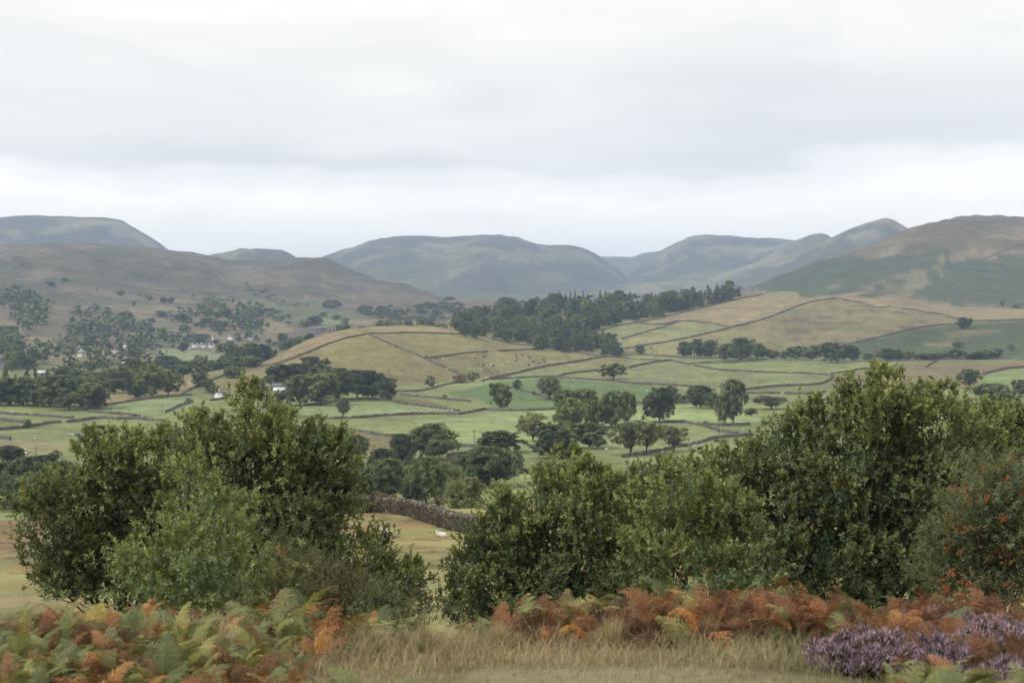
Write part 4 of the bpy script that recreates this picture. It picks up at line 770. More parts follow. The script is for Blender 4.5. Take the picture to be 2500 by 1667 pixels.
far_wood('far_woodland', 'scrubby far wood on the slope above the mid valley', 2, [(0, 800), (100, 790), (330, 880), (330, 945), (100, 880), (0, 860)], 38, 34, 44, 1500, 1700, 4200, (.058, .075, .04))
far_wood('far_woodland', 'thin dark scrub under the moor edge', 2, [(0, 620), (60, 630), (120, 660), (300, 780), (560, 800), (300, 830), (0, 690)], 34, 22, 36, 1500, 1700, 4200, (.055, .072, .04))
print('trees', count)
# ------------------------------------------------------------------ farms and cottages
M['white'] = material('limewash', .9, .1, base=(.84, .83, .80), attr=False, mott=[(.8, (.88, .88, .88), (1.05, 1.05, 1.05))])
M['stone'] = material('slate_masonry', .95, .1, base=(.17, .16, .15), attr=False, mott=[(1.5, (.7, .7, .7), (1.3, 1.3, 1.3))])
M['slate'] = material('roof_slate', .7, .3, base=(.13, .135, .15), attr=False, mott=[(1.2, (.8, .8, .8), (1.2, 1.2, 1.2))])
M['tin'] = material('pale_sheet_roof', .45, .4, base=(.62, .64, .66), attr=False, mott=[(.6, (.88, .88, .9), (1.06, 1.06, 1.06))])
M['glass'] = material('window_glass', .15, .5, base=(.03, .035, .04), attr=False)
M['green'] = material('green_cladding', .8, .2, base=(.24, .28, .25), attr=False)
def house(c, cx, by, wpx, label, wallm='white', roofm='slate', rz=0.0, ratio=.62, eave=.46, storeys=2, rmin=140, r=None, chimneys=2, name='cottage', cat='house', group='cottages of the hamlet'):
    b = cpx(c, (cx, by)); hit = cast(b[0], b[1], rmin)[0]
    if r is not None: P = at(b[0], b[1], r); hit = np.array([P[0], P[1], ground(P[0], P[1]), r])
    if np.isnan(hit[0]): print('house lost', label); return
    Lh = max(5.5, wpx / CROP[c][2] / F * hit[3]); D = max(5.0, Lh * ratio); E = min(5.8, max(2.6, Lh * eave)); Rg = D * .28
    t = empty(name, hit[:3], rz - math.atan2(hit[0], hit[1])); tag(t, label, cat, group)
    mb = MB(); x, y = Lh / 2, D / 2
    V = np.array([[-x, -y, -1], [x, -y, -1], [x, y, -1], [-x, y, -1], [-x, -y, E], [x, -y, E], [x, y, E], [-x, y, E], [-x, 0, E + Rg], [x, 0, E + Rg]])
    mb.add(V, [[[0, 1, 5, 4], [2, 3, 7, 6]], [[1, 2, 6, 9, 5], [3, 0, 4, 8, 7]]]); mb.build('wall', M[wallm], t)
    mb = MB(); ov = .3; zx = E - ov * Rg / y
    for s in (-1, 1):
        V = [[-x - ov, s * (y + ov), zx + .05], [x + ov, s * (y + ov), zx + .05], [x + ov, 0, E + Rg + .05], [-x - ov, 0, E + Rg + .05]]; V += [[a, b_, z + .22] for a, b_, z in V]
        mb.add(V, [[[0, 3, 2, 1], [4, 5, 6, 7], [0, 1, 5, 4], [1, 2, 6, 5], [2, 3, 7, 6], [3, 0, 4, 7]]])
    rf = mb.build('roof', M[roofm], t)
    for k in range(chimneys):
        mb = MB(); mb.box(((x - .5) * (1 if k else -1), 0, E + Rg + .5), (.7, 1.0, 1.9)); mb.build('chimney', M[wallm], rf)
    if name != 'barn':
        nw = max(2, int(Lh / 4.2))
        for fl in range(storeys):
            zc = E * (fl + .55) / storeys
            for k in range(nw):
                xx = -x + Lh * (k + .5) / nw
                if fl == 0 and k == nw // 2:
                    mb = MB(); mb.box((xx, -y - .03, 1.0), (.95, .1, 2.0)); mb.build('door', M['green'], t); continue
                mb = MB(); mb.box((xx, -y - .02, zc), (.6, .08, min(.85, E / storeys * .36))); mb.build('window', M['glass'], t)
    else:
        mb = MB(); mb.box((0, -y - .03, E * .42), (min(3.0, Lh * .3), .1, E * .84)); mb.build('door', M['stone'] if wallm != 'stone' else M['glass'], t)
    return t
A = math.radians
for a in [(1, 1582, 1058, 38, 'white cottage standing alone uphill of the terrace', A(20)), (1, 1705, 1052, 46, 'white cottage with a gable beside the stone sheds', A(-15)), (1, 1836, 1056, 46, 'white cottage beside the thin wood, farthest up the lane', A(-10)), (1, 1392, 1118, 34, 'white cottage at the lower end of the terrace', A(10)), (1, 1432, 1110, 42, 'second white cottage of the terrace with a steep gable', A(-30)),
          (1, 1465, 1108, 38, 'middle white cottage of the terrace', A(25)), (1, 1502, 1110, 38, 'fourth white cottage of the terrace', A(-10)), (1, 1555, 1112, 38, 'white cottage at the upper end of the terrace', A(-35)), (1, 612, 1142, 58, 'white two-storey house amid hamlet trees', A(5)), (1, 604, 1178, 50, 'white house with two gables just below the two-storey one', A(-20)),
          (1, 938, 1112, 52, 'white house under the long slate roof', A(-20)), (1, 922, 1228, 30, 'small white gable at the lowest edge of the hamlet', A(40)), (1, 195, 1155, 44, 'white gabled house in the western grove', A(50)), (1, 24, 1176, 40, 'white gable at the west edge of the hamlet', A(60)), (1, 845, 1152, 44, 'pale low house in the middle of the hamlet', A(10)), (2, 25, 1054, 46, 'white cottage below the mid valley field', A(-10))]:
    house(*a[:5], rz=a[5], rmin=900)
for a in [(1, 930, 1172, 52, 'grey stone house behind white sheds in the hamlet', A(10)), (1, 450, 1165, 62, 'grey slate house with hipped look by the tawny field', A(-25)), (1, 372, 1168, 54, 'low grey cottage row beside the hamlet field', A(10)), (1, 1120, 1132, 36, 'grey gabled house at the east end of the hamlet', A(35)), (1, 932, 1092, 90, 'long slate-roofed house at the top of the hamlet', A(0)), (1, 1755, 1062, 50, 'grey stone shed among the far cottages', A(15)), (1, 560, 1150, 50, 'grey low house left of the two-storey white one', A(-5))]:
    house(*a[:5], rz=a[5], wallm='stone', rmin=900, chimneys=1)
G2 = 'farm buildings'
house(1, 25, 1235, 120, 'large grey stone farmhouse at the west edge', 'stone', rz=A(15), rmin=900, group=G2)
house(1, 70, 1275, 110, 'long slate-roofed barn beside the grey farmhouse', 'stone', rz=A(10), rmin=900, name='barn', cat='barn', chimneys=0, ratio=.4, eave=.25, group=G2)
house(1, 310, 1320, 50, 'pale-roofed shed behind the plantation spruces', 'stone', 'tin', rmin=900, name='barn', cat='barn', chimneys=0, group=G2)
house(1, 402, 1325, 46, 'low grey-roofed shed beside the plantation spruces', 'stone', 'tin', rmin=900, name='barn', cat='barn', chimneys=0, group=G2, rz=A(12))
house(2, 250, 1425, 105, 'slate-roofed barn in front of the dark copse', 'stone', rmin=300, name='barn', cat='barn', chimneys=1, ratio=.7, eave=.3, group=G2, rz=A(-4))
house(2, 258, 1462, 100, 'pale sheet-roofed barn below the slate-roofed one', 'green', 'tin', rmin=300, name='barn', cat='barn', chimneys=0, ratio=.7, eave=.36, group=G2, rz=A(-4))
house(2, 30, 1480, 60, 'low lilac-grey shed left of the farm conifer', 'stone', 'tin', rmin=300, name='barn', cat='barn', chimneys=0, eave=.3, group=G2)
house(5, 1688, 225, 46, 'white gable end with dark roof on the tawny bank', 'white', rmin=300, rz=A(65), chimneys=1, group=G2)
house(2, 530, 992, 130, 'long dark-roofed farmstead with white gables beyond the knoll', 'stone', rmin=900, ratio=.3, eave=.16, storeys=1, chimneys=2, group=G2)

# ------------------------------------------------------------------ poles
M['timber'] = material('weathered_timber', .9, .1, base=(.11, .095, .08), attr=False, mott=[(5, (.8, .8, .8), (1.2, 1.2, 1.2))])
for c, x, by, ty, lab in [(5, 275, 682, 592, 'timber pole with crossbar in the straw meadow'), (5, 305, 300, 235, 'timber pole under the plantation edge'), (5, 848, 352, 225, 'tall timber pole by the green meadow wall'), (5, 1240, 335, 268, 'timber pole beside the short rising wall'), (5, 905, 402, 345, 'short timber pole near the tethered cattle'),
    (6, 1748, 590, 465, 'timber pole beside the great dark oak'), (2, 1053, 1310, 1230, 'timber pole on the brown knoll field'), (2, 258, 1212, 1160, 'timber pole on the bracken shoulder'), (2, 1752, 1352, 1270, 'timber pole below the cattle pasture'), (3, 760, 1432, 1360, 'timber pole in the emerald field'), (3, 1655, 1442, 1385, 'timber pole near the tall willow'),
    (3, 1637, 772, 715, 'timber pole at the upper wood edge'), (3, 1247, 848, 815, 'short timber pole at the wood corner'), (7, 1738, 552, 420, 'timber pole by the meadow gateway'), (7, 1527, 697, 575, 'timber pole below the sweeping wall')]:
    b, tp = cpx(c, (x, by)), cpx(c, (x, ty)); hit = cast(b[0], b[1], 140)[0]
    if np.isnan(hit[0]): continue
    h = min(10.5, at(tp[0], tp[1], hit[3])[2] - hit[2]); t = empty('utility_pole', hit[:3]); tag(t, lab, 'pole', 'timber line poles')
    mb = MB(); mb.tube([(0, 0, -.5), (0, 0, h / 2), (0, 0, h)], [.15, .13, .11], 7); mb.build('pole', M['timber'], t)
    mb = MB(); mb.box((0, 0, h - .5), (1.7, .12, .12)); ca = mb.build('crossarm', M['timber'], t)
    for s in (-.75, 0, .75):
        mb = MB(); mb.tube([(s, 0, h - .45), (s, 0, h - .3), (s, 0, h - .2)], [.05, .06, .03], 6); mb.build('insulator', M['white'], ca)

# ------------------------------------------------------------------ sheep and cattle
M['fleece'] = material('fleece', .95, .05, attr=True, mott=[(6, (.85, .85, .85), (1.1, 1.1, 1.1))])
def beast(kind, pose, cols):
    mb = MB(); body, dark = cols
    if kind == 'sheep': Lb, hb, rb, leg, neck = 1.0, .62, .30, .36, .12
    else: Lb, hb, rb, leg, neck = 1.75, 1.05, .42, .68, .3
    if pose == 'lying': hb, leg = rb * .8, 0
    s = np.linspace(0, 1, 9); prof = np.array([.35, .8, .97, 1.0, .98, 1.0, 1.0, .82, .42]) * rb
    sides = 8; ang = np.arange(sides) / sides * 2 * math.pi
    V = np.stack([np.repeat((s - .5) * Lb, sides), np.tile(np.cos(ang) * .82, 9) * np.repeat(prof, sides), hb + np.tile(np.sin(ang), 9) * np.repeat(prof, sides) + np.repeat(.06 * np.sin(s * 3.1) * rb, sides)], 1)
    i, j = np.meshgrid(np.arange(8), np.arange(sides), indexing='ij'); k = (j + 1) % sides
    f = np.stack([i * sides + j, i * sides + k, (i + 1) * sides + k, (i + 1) * sides + j], -1).reshape(-1, 4)
    mb.add(V, [f, [list(range(sides))[::-1], [64 + q for q in range(sides)]]], body)
    hx, hzz = (Lb * .62, hb - rb * 1.0 if leg else hb) if pose == 'grazing' else (Lb * .62, hb + rb * 1.1)
    mb.tube([(Lb * .40, 0, hb + rb * .2), (Lb * .52, 0, (hb + hzz) / 2 + rb * .1), (hx, 0, hzz)], [rb * .62, rb * .45, rb * .36], 6, body)
    mb.tube([(hx - .02, 0, hzz + rb * .15), (hx + rb * .4, 0, hzz - rb * .1), (hx + rb * .85, 0, hzz - rb * .45)], [rb * .38, rb * .34, rb * .2], 6, dark)
    for e in (-1, 1): mb.tube([(hx, e * rb * .25, hzz + rb * .3), (hx - .03, e * rb * .7, hzz + rb * .38)], [rb * .13, rb * .05], 4, dark)
    mb.tube([(-Lb * .48, 0, hb + rb * .4), (-Lb * .54, 0, hb), (-Lb * .53, 0, hb - rb * .8)], [rb * .16, rb * .12, rb * .07], 4, body)
    if leg:
        for sx in (-.36, .34):
            for sy in (-1, 1): mb.tube([(sx * Lb, sy * rb * .5, hb - rb * .5), (sx * Lb + (.05 if sx > 0 else -.07) * Lb, sy * rb * .5, leg * .45), (sx * Lb, sy * rb * .48, 0)], [rb * .34, rb * .18, rb * .14], 5, dark if kind == 'sheep' else body)
    return mb.mesh(kind, True)
WHT, FACE, BLK, BRN = (.60, .57, .50), (.5, .47, .42), (.025, .024, .024), (.12, .06, .035)
BEAST = {('sheep', 'grazing'): [beast('sheep', 'grazing', (WHT, FACE)), beast('sheep', 'grazing', (WHT, (.06, .055, .05)))], ('sheep', 'standing'): [beast('sheep', 'standing', (WHT, FACE))], ('sheep', 'lying'): [beast('sheep', 'lying', (WHT, FACE))],
         ('black', 'grazing'): [beast('cow', 'grazing', (BLK, BLK))], ('black', 'standing'): [beast('cow', 'standing', (BLK, BLK))], ('pale', 'grazing'): [beast('cow', 'grazing', (WHT, WHT))], ('brown', 'grazing'): [beast('cow', 'grazing', (BRN, BRN))]}
def herd(kind, c, pts, where, group, rmin=140, pose=None, uniq=False):
    for n, q in enumerate(pts):
        b = cpx(c, q); hit = cast(b[0], b[1], rmin)[0]
        if np.isnan(hit[0]): continue
        po = pose or ('grazing' if kind in ('pale', 'brown') or rng.random() < .7 else 'standing'); ms = BEAST[(kind, po)]
        o = obj('sheep' if kind == 'sheep' else 'cow', ms[int(rng.integers(len(ms)))], M['fleece']); o.location = (hit[0], hit[1], hit[2] - .01); o.rotation_euler = (0, 0, rng.random() * 6.28)
        k = rng.uniform(.95, 1.2)
        if hit[3] < 200: o.rotation_euler = (0, 0, math.pi / 2 + rng.uniform(.6, 1.0)); k = .7; o.scale = (k, k, k)
        nm = {'sheep': 'white sheep', 'black': 'black cow', 'pale': 'cream cow', 'brown': 'brown cow'}[kind]
        tag(o, f'{nm} {where}', 'sheep' if kind == 'sheep' else 'cow', group)
herd('black', 3, [(180, 1167), (185, 1192), (225, 1172), (280, 1192), (310, 1224), (350, 1237), (385, 1210), (395, 1224), (275, 1247), (15, 1250), (180, 1217), (420, 1240), (48, 1317), (-118, 1194), (-52, 1184), (-60, 1250), (-100, 1245), (-405, 1188)], 'in the herd on the knoll pasture below the wood', 'cattle on the knoll')
herd('pale', 3, [(248, 1185), (122, 1226), (82, 1245), (292, 1257), (8, 1285), (-360, 1197), (-5, 1245), (-80, 1285), (-328, 1277)], 'in the herd on the knoll pasture below the wood', 'cattle on the knoll')
herd('sheep', 6, [(1145, 340), (1175, 335), (1195, 337), (1235, 334), (1250, 340), (1270, 332), (1290, 330), (1305, 332), (1315, 299), (1345, 332), (1395, 314), (1415, 322), (1440, 324), (1475, 320), (1500, 327), (1520, 330), (1545, 327), (1580, 324), (1580, 337), (850, 299), (805, 302), (455, 330), (485, 332), (505, 327), (520, 332)], 'in the flock strung along the meadow wall', 'flock along the meadow wall')
herd('sheep', 7, [(815, 105), (1025, 155), (1145, 152), (1190, 170), (620, 138), (-520, 460), (-445, 460), (-470, 445)], 'in the emerald and bright green fields', 'sheep in the green fields')
herd('sheep', 7, [(880, 627), (905, 592), (1310, 647), (1545, 607), (1750, 565), (1870, 572), (1925, 472), (1560, 600)], 'near the spreading oaks', 'sheep near the spreading oaks')
herd('black', 7, [(1595, 630), (1725, 570), (1775, 569)], 'below the wall that sweeps from the spreading oaks', 'cattle below the sweeping wall')
herd('sheep', 3, [(1412, 972), (1420, 982), (1370, 987), (1300, 1014), (1340, 1017), (1360, 1022), (1285, 1019), (1225, 1027), (1680, 1022), (1645, 1027), (1075, 1020), (1380, 1005)], 'on the sloping pasture above the hedgerow', 'sheep on the sloping pasture', 1200)
herd('sheep', 3, [(1590, 1297), (1585, 1307), (1400, 1262), (1425, 1270), (1270, 1327), (1325, 1359), (1565, 1360), (1530, 1302), (1370, 1330), (1310, 1350), (985, 1415), (1140, 1430)], 'in the tussocky pasture by the lone oak', 'sheep in the tussocky pasture')
herd('sheep', 4, [(525, 772), (1080, 862), (1110, 852), (1030, 877), (910, 912), (980, 922), (795, 947), (640, 962), (700, 957), (1145, 922), (1460, 907), (600, 1072), (680, 1047), (720, 1047), (530, 1072), (455, 1087), (540, 1032), (800, 777), (750, 792), (190, 1112), (160, 972), (40, 1072), (380, 1335), (75, 1345)], 'scattered over the brown hill', 'sheep on the brown hill', 600)
herd('sheep', 5, [(205, 495), (520, 514), (545, 517), (560, 514), (575, 512), (585, 520), (455, 464), (390, 384), (1090, 330), (1125, 327), (1160, 302), (920, 302), (1200, 377), (195, 632), (225, 642), (200, 657), (180, 622), (1055, 530), (265, 545), (895, 445)], 'in the western meadows', 'sheep in the western meadows')
herd('brown', 5, [(930, 372)], 'beside the wall in the western meadow', None); herd('black', 5, [(1030, 372)], 'beside the wall in the western meadow', None); herd('pale', 5, [(1090, 382)], 'beside the wall in the western meadow', None)
herd('sheep', 6, [(1078, 1285)], 'standing on the hill pasture behind an oak branch', None, 45, 'standing'); herd('sheep', 6, [(1485, 1280)], 'lying by dead bracken, the left of a pair', None, 45, 'lying'); herd('sheep', 6, [(1512, 1287)], 'lying by dead bracken, the right of a pair', None, 45, 'lying')
herd('sheep', 6, [(580, 1422)], 'glimpsed through the oak leaves', None, 45, 'standing')
herd('sheep', 4, [(1990, 1390), (2020, 1335), (1960, 1420)], 'in the green field at the east edge', 'sheep in the east field')
# ------------------------------------------------------------------ the near oaks and shrubs on the brow
M['oakleaf'] = material('oak_leaf', .55, .35, trans=.3)
M['twig'] = material('dark_bark', .9, .1, base=(.055, .046, .04), attr=False, mott=[(6, (.7, .7, .7), (1.35, 1.35, 1.35))])
M['palebark'] = material('pale_bark', .9, .1, base=(.20, .185, .165), attr=False, mott=[(6, (.7, .7, .7), (1.3, 1.3, 1.3))])
M['berry'] = material('rowan_berry', .35, .5, base=(.38, .095, .032), attr=False)
def frames(N, g):
    T = unit(np.cross(N, g.normal(size=N.shape))); return T, np.cross(N, T)
def sprays(P, D, g, n_leaf, length, ll, lw, young, colr, ycol, droop=.0):
    """a spray of leaves along each shoot: P shoot bases (n,3), D directions; returns leaf quads and colours"""
    n = len(P); m = n_leaf; s = (np.linspace(.15, 1, m)[None, :] + g.normal(0, .05, (n, m)))
    ln = length * (.6 + .8 * g.random((n, 1)))
    T, B = frames(D, g)
    base = P[:, None] + D[:, None] * (s * ln)[..., None]
    az = np.arange(m)[None, :] * 2.4 + g.random((n, 1)) * 6.28 + g.normal(0, .3, (n, m)); el = .35 + .75 * np.clip(s, 0, 1) + g.normal(0, .22, (n, m))     # upper leaves stand up along the shoot
    rad = np.cos(az)[..., None] * T[:, None] + np.sin(az)[..., None] * B[:, None]
    d = unit(rad * np.cos(el)[..., None] + D[:, None] * np.sin(el)[..., None] - np.array([0, 0, droop]))
    side = unit(np.cross(d, D[:, None] + g.normal(0, .25, (n, m, 3)))); up = np.cross(side, d)
    L_ = (ll * (.65 + .6 * g.random((n, m))))[..., None]; W_2 = L_ * lw / ll * .5
    q = np.stack([base, base + d * L_ * .52 + side * W_2 + up * L_ * .08, base + d * L_ - up * L_ * .10, base + d * L_ * .52 - side * W_2 + up * L_ * .08], 2)
    yv = (young[:, None] * (.25 + .75 * np.clip(s, 0, 1)))[..., None]
    c = (np.asarray(colr)[:, None] * (1 - yv) + np.asarray(ycol) * yv) * (.75 + .5 * g.random((n, m, 1)))
    return q.reshape(-1, 4, 3), c.reshape(-1, 3)
def near_tree(name, label, cat, lobes, dist, foot, seed, cover=3.3, ll=.115, lw=.062, n_leaf=10, shoot=.28, col=(.135, .168, .072), ycol=(.34, .37, .125), young=.5, spread=.5, bark='twig', limb_r=.10, berries=0, droop=0.0, stems=1, drop=0):
    y0, y1 = min(l[1] for l in lobes), max(l[1] for l in lobes); lobes = [(l[0], l[1] + drop * (1 - (l[1] - y0) / (y1 - y0)), *l[2:]) for l in lobes]
    g = np.random.default_rng(seed); s = dist / (F * .9408)
    fx = cpx('f', foot); Pf = at(fx[0], fx[1], dist); base = np.array([Pf[0], Pf[1], ground(Pf[0], Pf[1])])
    t = empty(name, base); tag(t, label, cat)
    leaves, wood, bers = MB(), MB(), MB(); fwd = unit(np.array([Pf[0], Pf[1], 0.])); side_ = np.array([fwd[1], -fwd[0], 0])
    top = max(at(*cpx('f', (l[0], l[1] - l[3])), dist)[2] for l in lobes)
    for li, l in enumerate(lobes):
        c0 = at(*cpx('f', l[:2]), dist); rx, rz_ = l[2] * s, l[3] * s; ry = .75 * (rx + rz_) / 2 + .25; off = (l[4] if len(l) > 4 else g.uniform(-1, 1)) * spread * 2
        c = c0 + fwd * off; c[2] += (c0[2] - Z0) / dist * off * 0
        area = math.pi * rx * rz_; nL = area * cover / (ll * lw * .32); ncl = max(4, int(nL / (n_leaf * 18)))
        D = unit(g.normal(size=(ncl, 3))); rr = .45 + .58 * g.random(ncl) ** .7
        cc = c + (D * rr[:, None]) @ np.stack([side_ * rx, fwd * ry, (0, 0, rz_)])
        gz = ground(cc[:, 0], cc[:, 1]) + .15; cc[:, 2] = np.maximum(cc[:, 2], gz)
        outw = unit((D[:, :1] * side_ + D[:, 1:2] * fwd + D[:, 2:] * (0, 0, 1.)))
        nsh = 18; P = np.repeat(cc, nsh, 0) + g.normal(0, 1, (ncl * nsh, 3)) * (.21, .21, .15)
        Dr = unit(np.repeat(outw, nsh, 0) * .55 + (0, 0, .62) + g.normal(0, .42, (ncl * nsh, 3)))
        hue = np.repeat(g.normal(0, 1, (ncl, 1)), nsh, 0); val = np.repeat(.66 + .62 * g.random((ncl, 1)), nsh, 0)
        cv = np.asarray(col) * val * (1 + hue * np.array([.12, .03, -.1]))
        hi_ = np.clip((P[:, 2] - (top - 2.2)) / 2.2, 0, 1); outer = np.repeat(rr, nsh)
        yg_ = np.clip((g.random(len(P)) < (young * (.25 + 1.1 * hi_) * (outer > .7))).astype(float) * (.5 + .5 * g.random(len(P))) + .12 * hi_, 0, 1)
        q, cl = sprays(P, Dr, g, n_leaf, shoot, ll, lw, yg_, cv, ycol, droop); leaves.quads(q, cl)
        # leaders: long upright shoots that break the outline
        nl = max(2, int(5 * rx + 2)); a_ = g.uniform(-.9, .9, nl); b_ = g.uniform(-.5, .5, nl); p0 = c + side_ * (a_ * rx)[:, None] + fwd * (b_ * ry)[:, None] + np.array([0, 0, 1.]) * (rz_ * np.sqrt(np.clip(1 - a_ ** 2 - b_ ** 2, .02, 1)) * .88)[:, None]
        dl = unit(np.array([0, 0, 1.]) + side_ * (a_ * .35)[:, None] + g.normal(0, .14, (nl, 3))); hl = shoot * g.uniform(.6, 2.0, nl); P, Dr, yy = [], [], []
        for k_ in range(nl):
            tip = p0[k_] + dl[k_] * hl[k_]; wood.tube([p0[k_] - dl[k_] * .25, p0[k_] + dl[k_] * hl[k_] * .5, tip], [.008, .006, .003], 3); m_ = int(5 + hl[k_] / .07); f_ = g.random(m_)
            P.append(p0[k_] + dl[k_] * (hl[k_] * f_)[:, None] + g.normal(0, .035, (m_, 3))); Dr.append(unit(dl[k_] * .9 + g.normal(0, .45, (m_, 3)))); yy.append((.15 + .75 * f_) * min(1, young * 2) * (.4 + .6 * g.random()))
        P, Dr, yy = np.concatenate(P), np.concatenate(Dr), np.concatenate(yy); q, cl = sprays(P, Dr, g, n_leaf, shoot * .55, ll, lw, yy, np.tile(np.asarray(col), (len(P), 1)), ycol, droop); leaves.quads(q, cl)
        # limbs: stem -> lobe centre -> clump
        a = base + side_ * g.normal(0, .12 + .25 * (stems > 1)) + fwd * g.normal(0, .1) - (0, 0, .2); hgt = c[2] - base[2]
        m1 = a + (c - a) * (.22, .22, .42) + g.normal(0, .12, 3); m2 = a + (c - a) * (.62, .62, .75) + g.normal(0, .16, 3); k = max(.35, min(1, (rx + rz_) / 2.2))
        wood.tube([a, m1, m2, c], np.array([1, .72, .42, .2]) * limb_r * k, 6)
        for e in cc[::1]:
            st = m2 + (c - m2) * g.random() if g.random() < .7 else m1 + (m2 - m1) * (.3 + .7 * g.random()); wood.tube([st, (st + e) / 2 + g.normal(0, .08, 3), e], [limb_r * .11, limb_r * .08, limb_r * .04], 3)
        if berries:
            nb = max(1, int(berries * rx * rz_ * 3.14)); Db = unit(g.normal(size=(nb, 3)) + fwd * -.9); pb = c + (Db * (.98 + .2 * g.random((nb, 1)))) @ np.stack([side_ * rx, fwd * ry, (0, 0, rz_)])
            for b in pb:
                for _ in range(10):
                    o_ = b + g.normal(0, 1, 3) * (.04, .04, .025); r_ = .014 + .005 * g.random()
                    V8 = o_ + r_ * np.array([[1, 0, 0], [-1, 0, 0], [0, 1, 0], [0, -1, 0], [0, 0, 1], [0, 0, -1.]]); bers.add(V8, [[[0, 2, 4], [2, 1, 4], [1, 3, 4], [3, 0, 4], [2, 0, 5], [1, 2, 5], [3, 1, 5], [0, 3, 5]]])
    for mb, nm, mt in ((leaves, 'crown', M['oakleaf']), (wood, 'trunk', M[bark]), (bers, 'berry_clusters', M['berry'])):
        if not mb.v: continue
        mb.v = [v - base for v in mb.v]; o = mb.build(nm, mt, t)
        if nm == 'berry_clusters': o['kind'] = 'stuff'
    return t
OAK = dict(name='oak_tree', cat='tree')
near_tree(label='big bushy oak with a spire of yellow-green shoots, left of the open pasture', lobes=[(572, 935, 30, 62), (560, 1010, 60, 70), (478, 975, 26, 45), (470, 1030, 70, 70), (650, 960, 22, 34), (655, 1030, 80, 75), (745, 1015, 45, 40), (745, 1080, 85, 80), (560, 1110, 150, 100), (700, 1165, 110, 100), (470, 1180, 110, 100), (600, 1240, 150, 100),
    (790, 1160, 35, 55), (770, 1290, 110, 60), (880, 1345, 85, 32), (700, 1330, 130, 70), (868, 1275, 32, 42), (940, 1335, 26, 22), (520, 1300, 130, 90)], dist=40, foot=(600, 1440), seed=101, drop=22, limb_r=.13, **OAK)
near_tree(label='broad dark oak reaching out over the rusty slope at the left', lobes=[(232, 1020, 32, 30), (300, 1035, 50, 40), (250, 1065, 70, 55), (370, 1060, 70, 75), (180, 1120, 70, 50), (95, 1135, 36, 26), (75, 1165, 20, 18), (130, 1215, 70, 65), (250, 1170, 100, 90), (115, 1300, 55, 50), (230, 1300, 100, 70), (360, 1200, 100, 100), (330, 1320, 120, 70), (140, 1345, 50, 35), (420, 1120, 70, 80)], dist=43, foot=(290, 1440), seed=102, drop=16, limb_r=.12, **OAK)
near_tree(name='hazel_bush', label='light green shrub with pale stems in front of the left oaks', cat='shrub', lobes=[(450, 1310, 110, 75), (340, 1355, 80, 55), (525, 1275, 55, 65), (430, 1215, 34, 48), (420, 1375, 110, 50), (505, 1350, 70, 60), (445, 1130, 16, 40), (495, 1140, 14, 34), (375, 1265, 26, 40), (565, 1225, 20, 38), (300, 1320, 24, 30), (590, 1300, 30, 26)], dist=27, foot=(440, 1440), seed=103, ll=.085, lw=.05, spread=.9, col=(.175, .215, .085), ycol=(.33, .36, .12), young=.3, bark='palebark', limb_r=.05, stems=3, cover=2.6, shoot=.22)
near_tree(name='broom_bush', label='dull olive twiggy shrub between the left oak and the ferns', cat='shrub', lobes=[(720, 1360, 60, 55), (790, 1375, 80, 55), (670, 1330, 40, 40), (850, 1400, 50, 35), (740, 1410, 100, 35)], dist=29, foot=(760, 1450), seed=104, ll=.05, lw=.018, n_leaf=14, col=(.15, .15, .08), ycol=(.22, .21, .1), young=.2, limb_r=.04, stems=3, cover=2.6, shoot=.26)
near_tree(name='hawthorn_bush', label='small dark hawthorn with open branches at the pasture gap', cat='shrub', lobes=[(905, 1395, 45, 18, 0), (945, 1385, 30, 18, 0), (990, 1392, 30, 10, 0), (930, 1420, 40, 16, 0), (880, 1425, 30, 18, 0), (900, 1375, 26, 12, 0)], dist=27, foot=(915, 1462), seed=105, ll=.045, lw=.03, col=(.06, .075, .034), young=.1, limb_r=.045, cover=.9, shoot=.14, spread=.2, stems=2)
near_tree(label='upright oak with yellow-green tips in the middle of the brow', lobes=[(1312, 1042, 40, 30), (1350, 1075, 40, 45), (1300, 1095, 70, 50), (1240, 1085, 45, 38), (1400, 1110, 45, 50), (1175, 1160, 55, 55), (1165, 1120, 20, 22), (1290, 1180, 110, 90), (1390, 1180, 75, 85), (1120, 1230, 55, 55), (1200, 1280, 110, 80), (1330, 1290, 130, 90), (1080, 1300, 45, 40), (1120, 1360, 90, 55), (1250, 1365, 130, 60), (1078, 1415, 45, 32), (1400, 1290, 75, 90), (1160, 1420, 70, 35), (1370, 1390, 100, 50), (1450, 1350, 70, 60), (1270, 1430, 90, 30)], dist=41, foot=(1250, 1450), seed=106, drop=48, limb_r=.12, **OAK)
near_tree(name='sallow_tree', cat='tree', label='greyer loose tree filling the gap right of the upright oak', lobes=[(1475, 1105, 45, 36), (1530, 1090, 26, 40), (1500, 1150, 90, 55), (1570, 1140, 50, 45), (1460, 1220, 75, 80), (1550, 1220, 70, 70)], dist=52, foot=(1500, 1420), seed=107, drop=20, col=(.135, .155, .08), ycol=(.23, .25, .1), young=.2, cover=3.0)
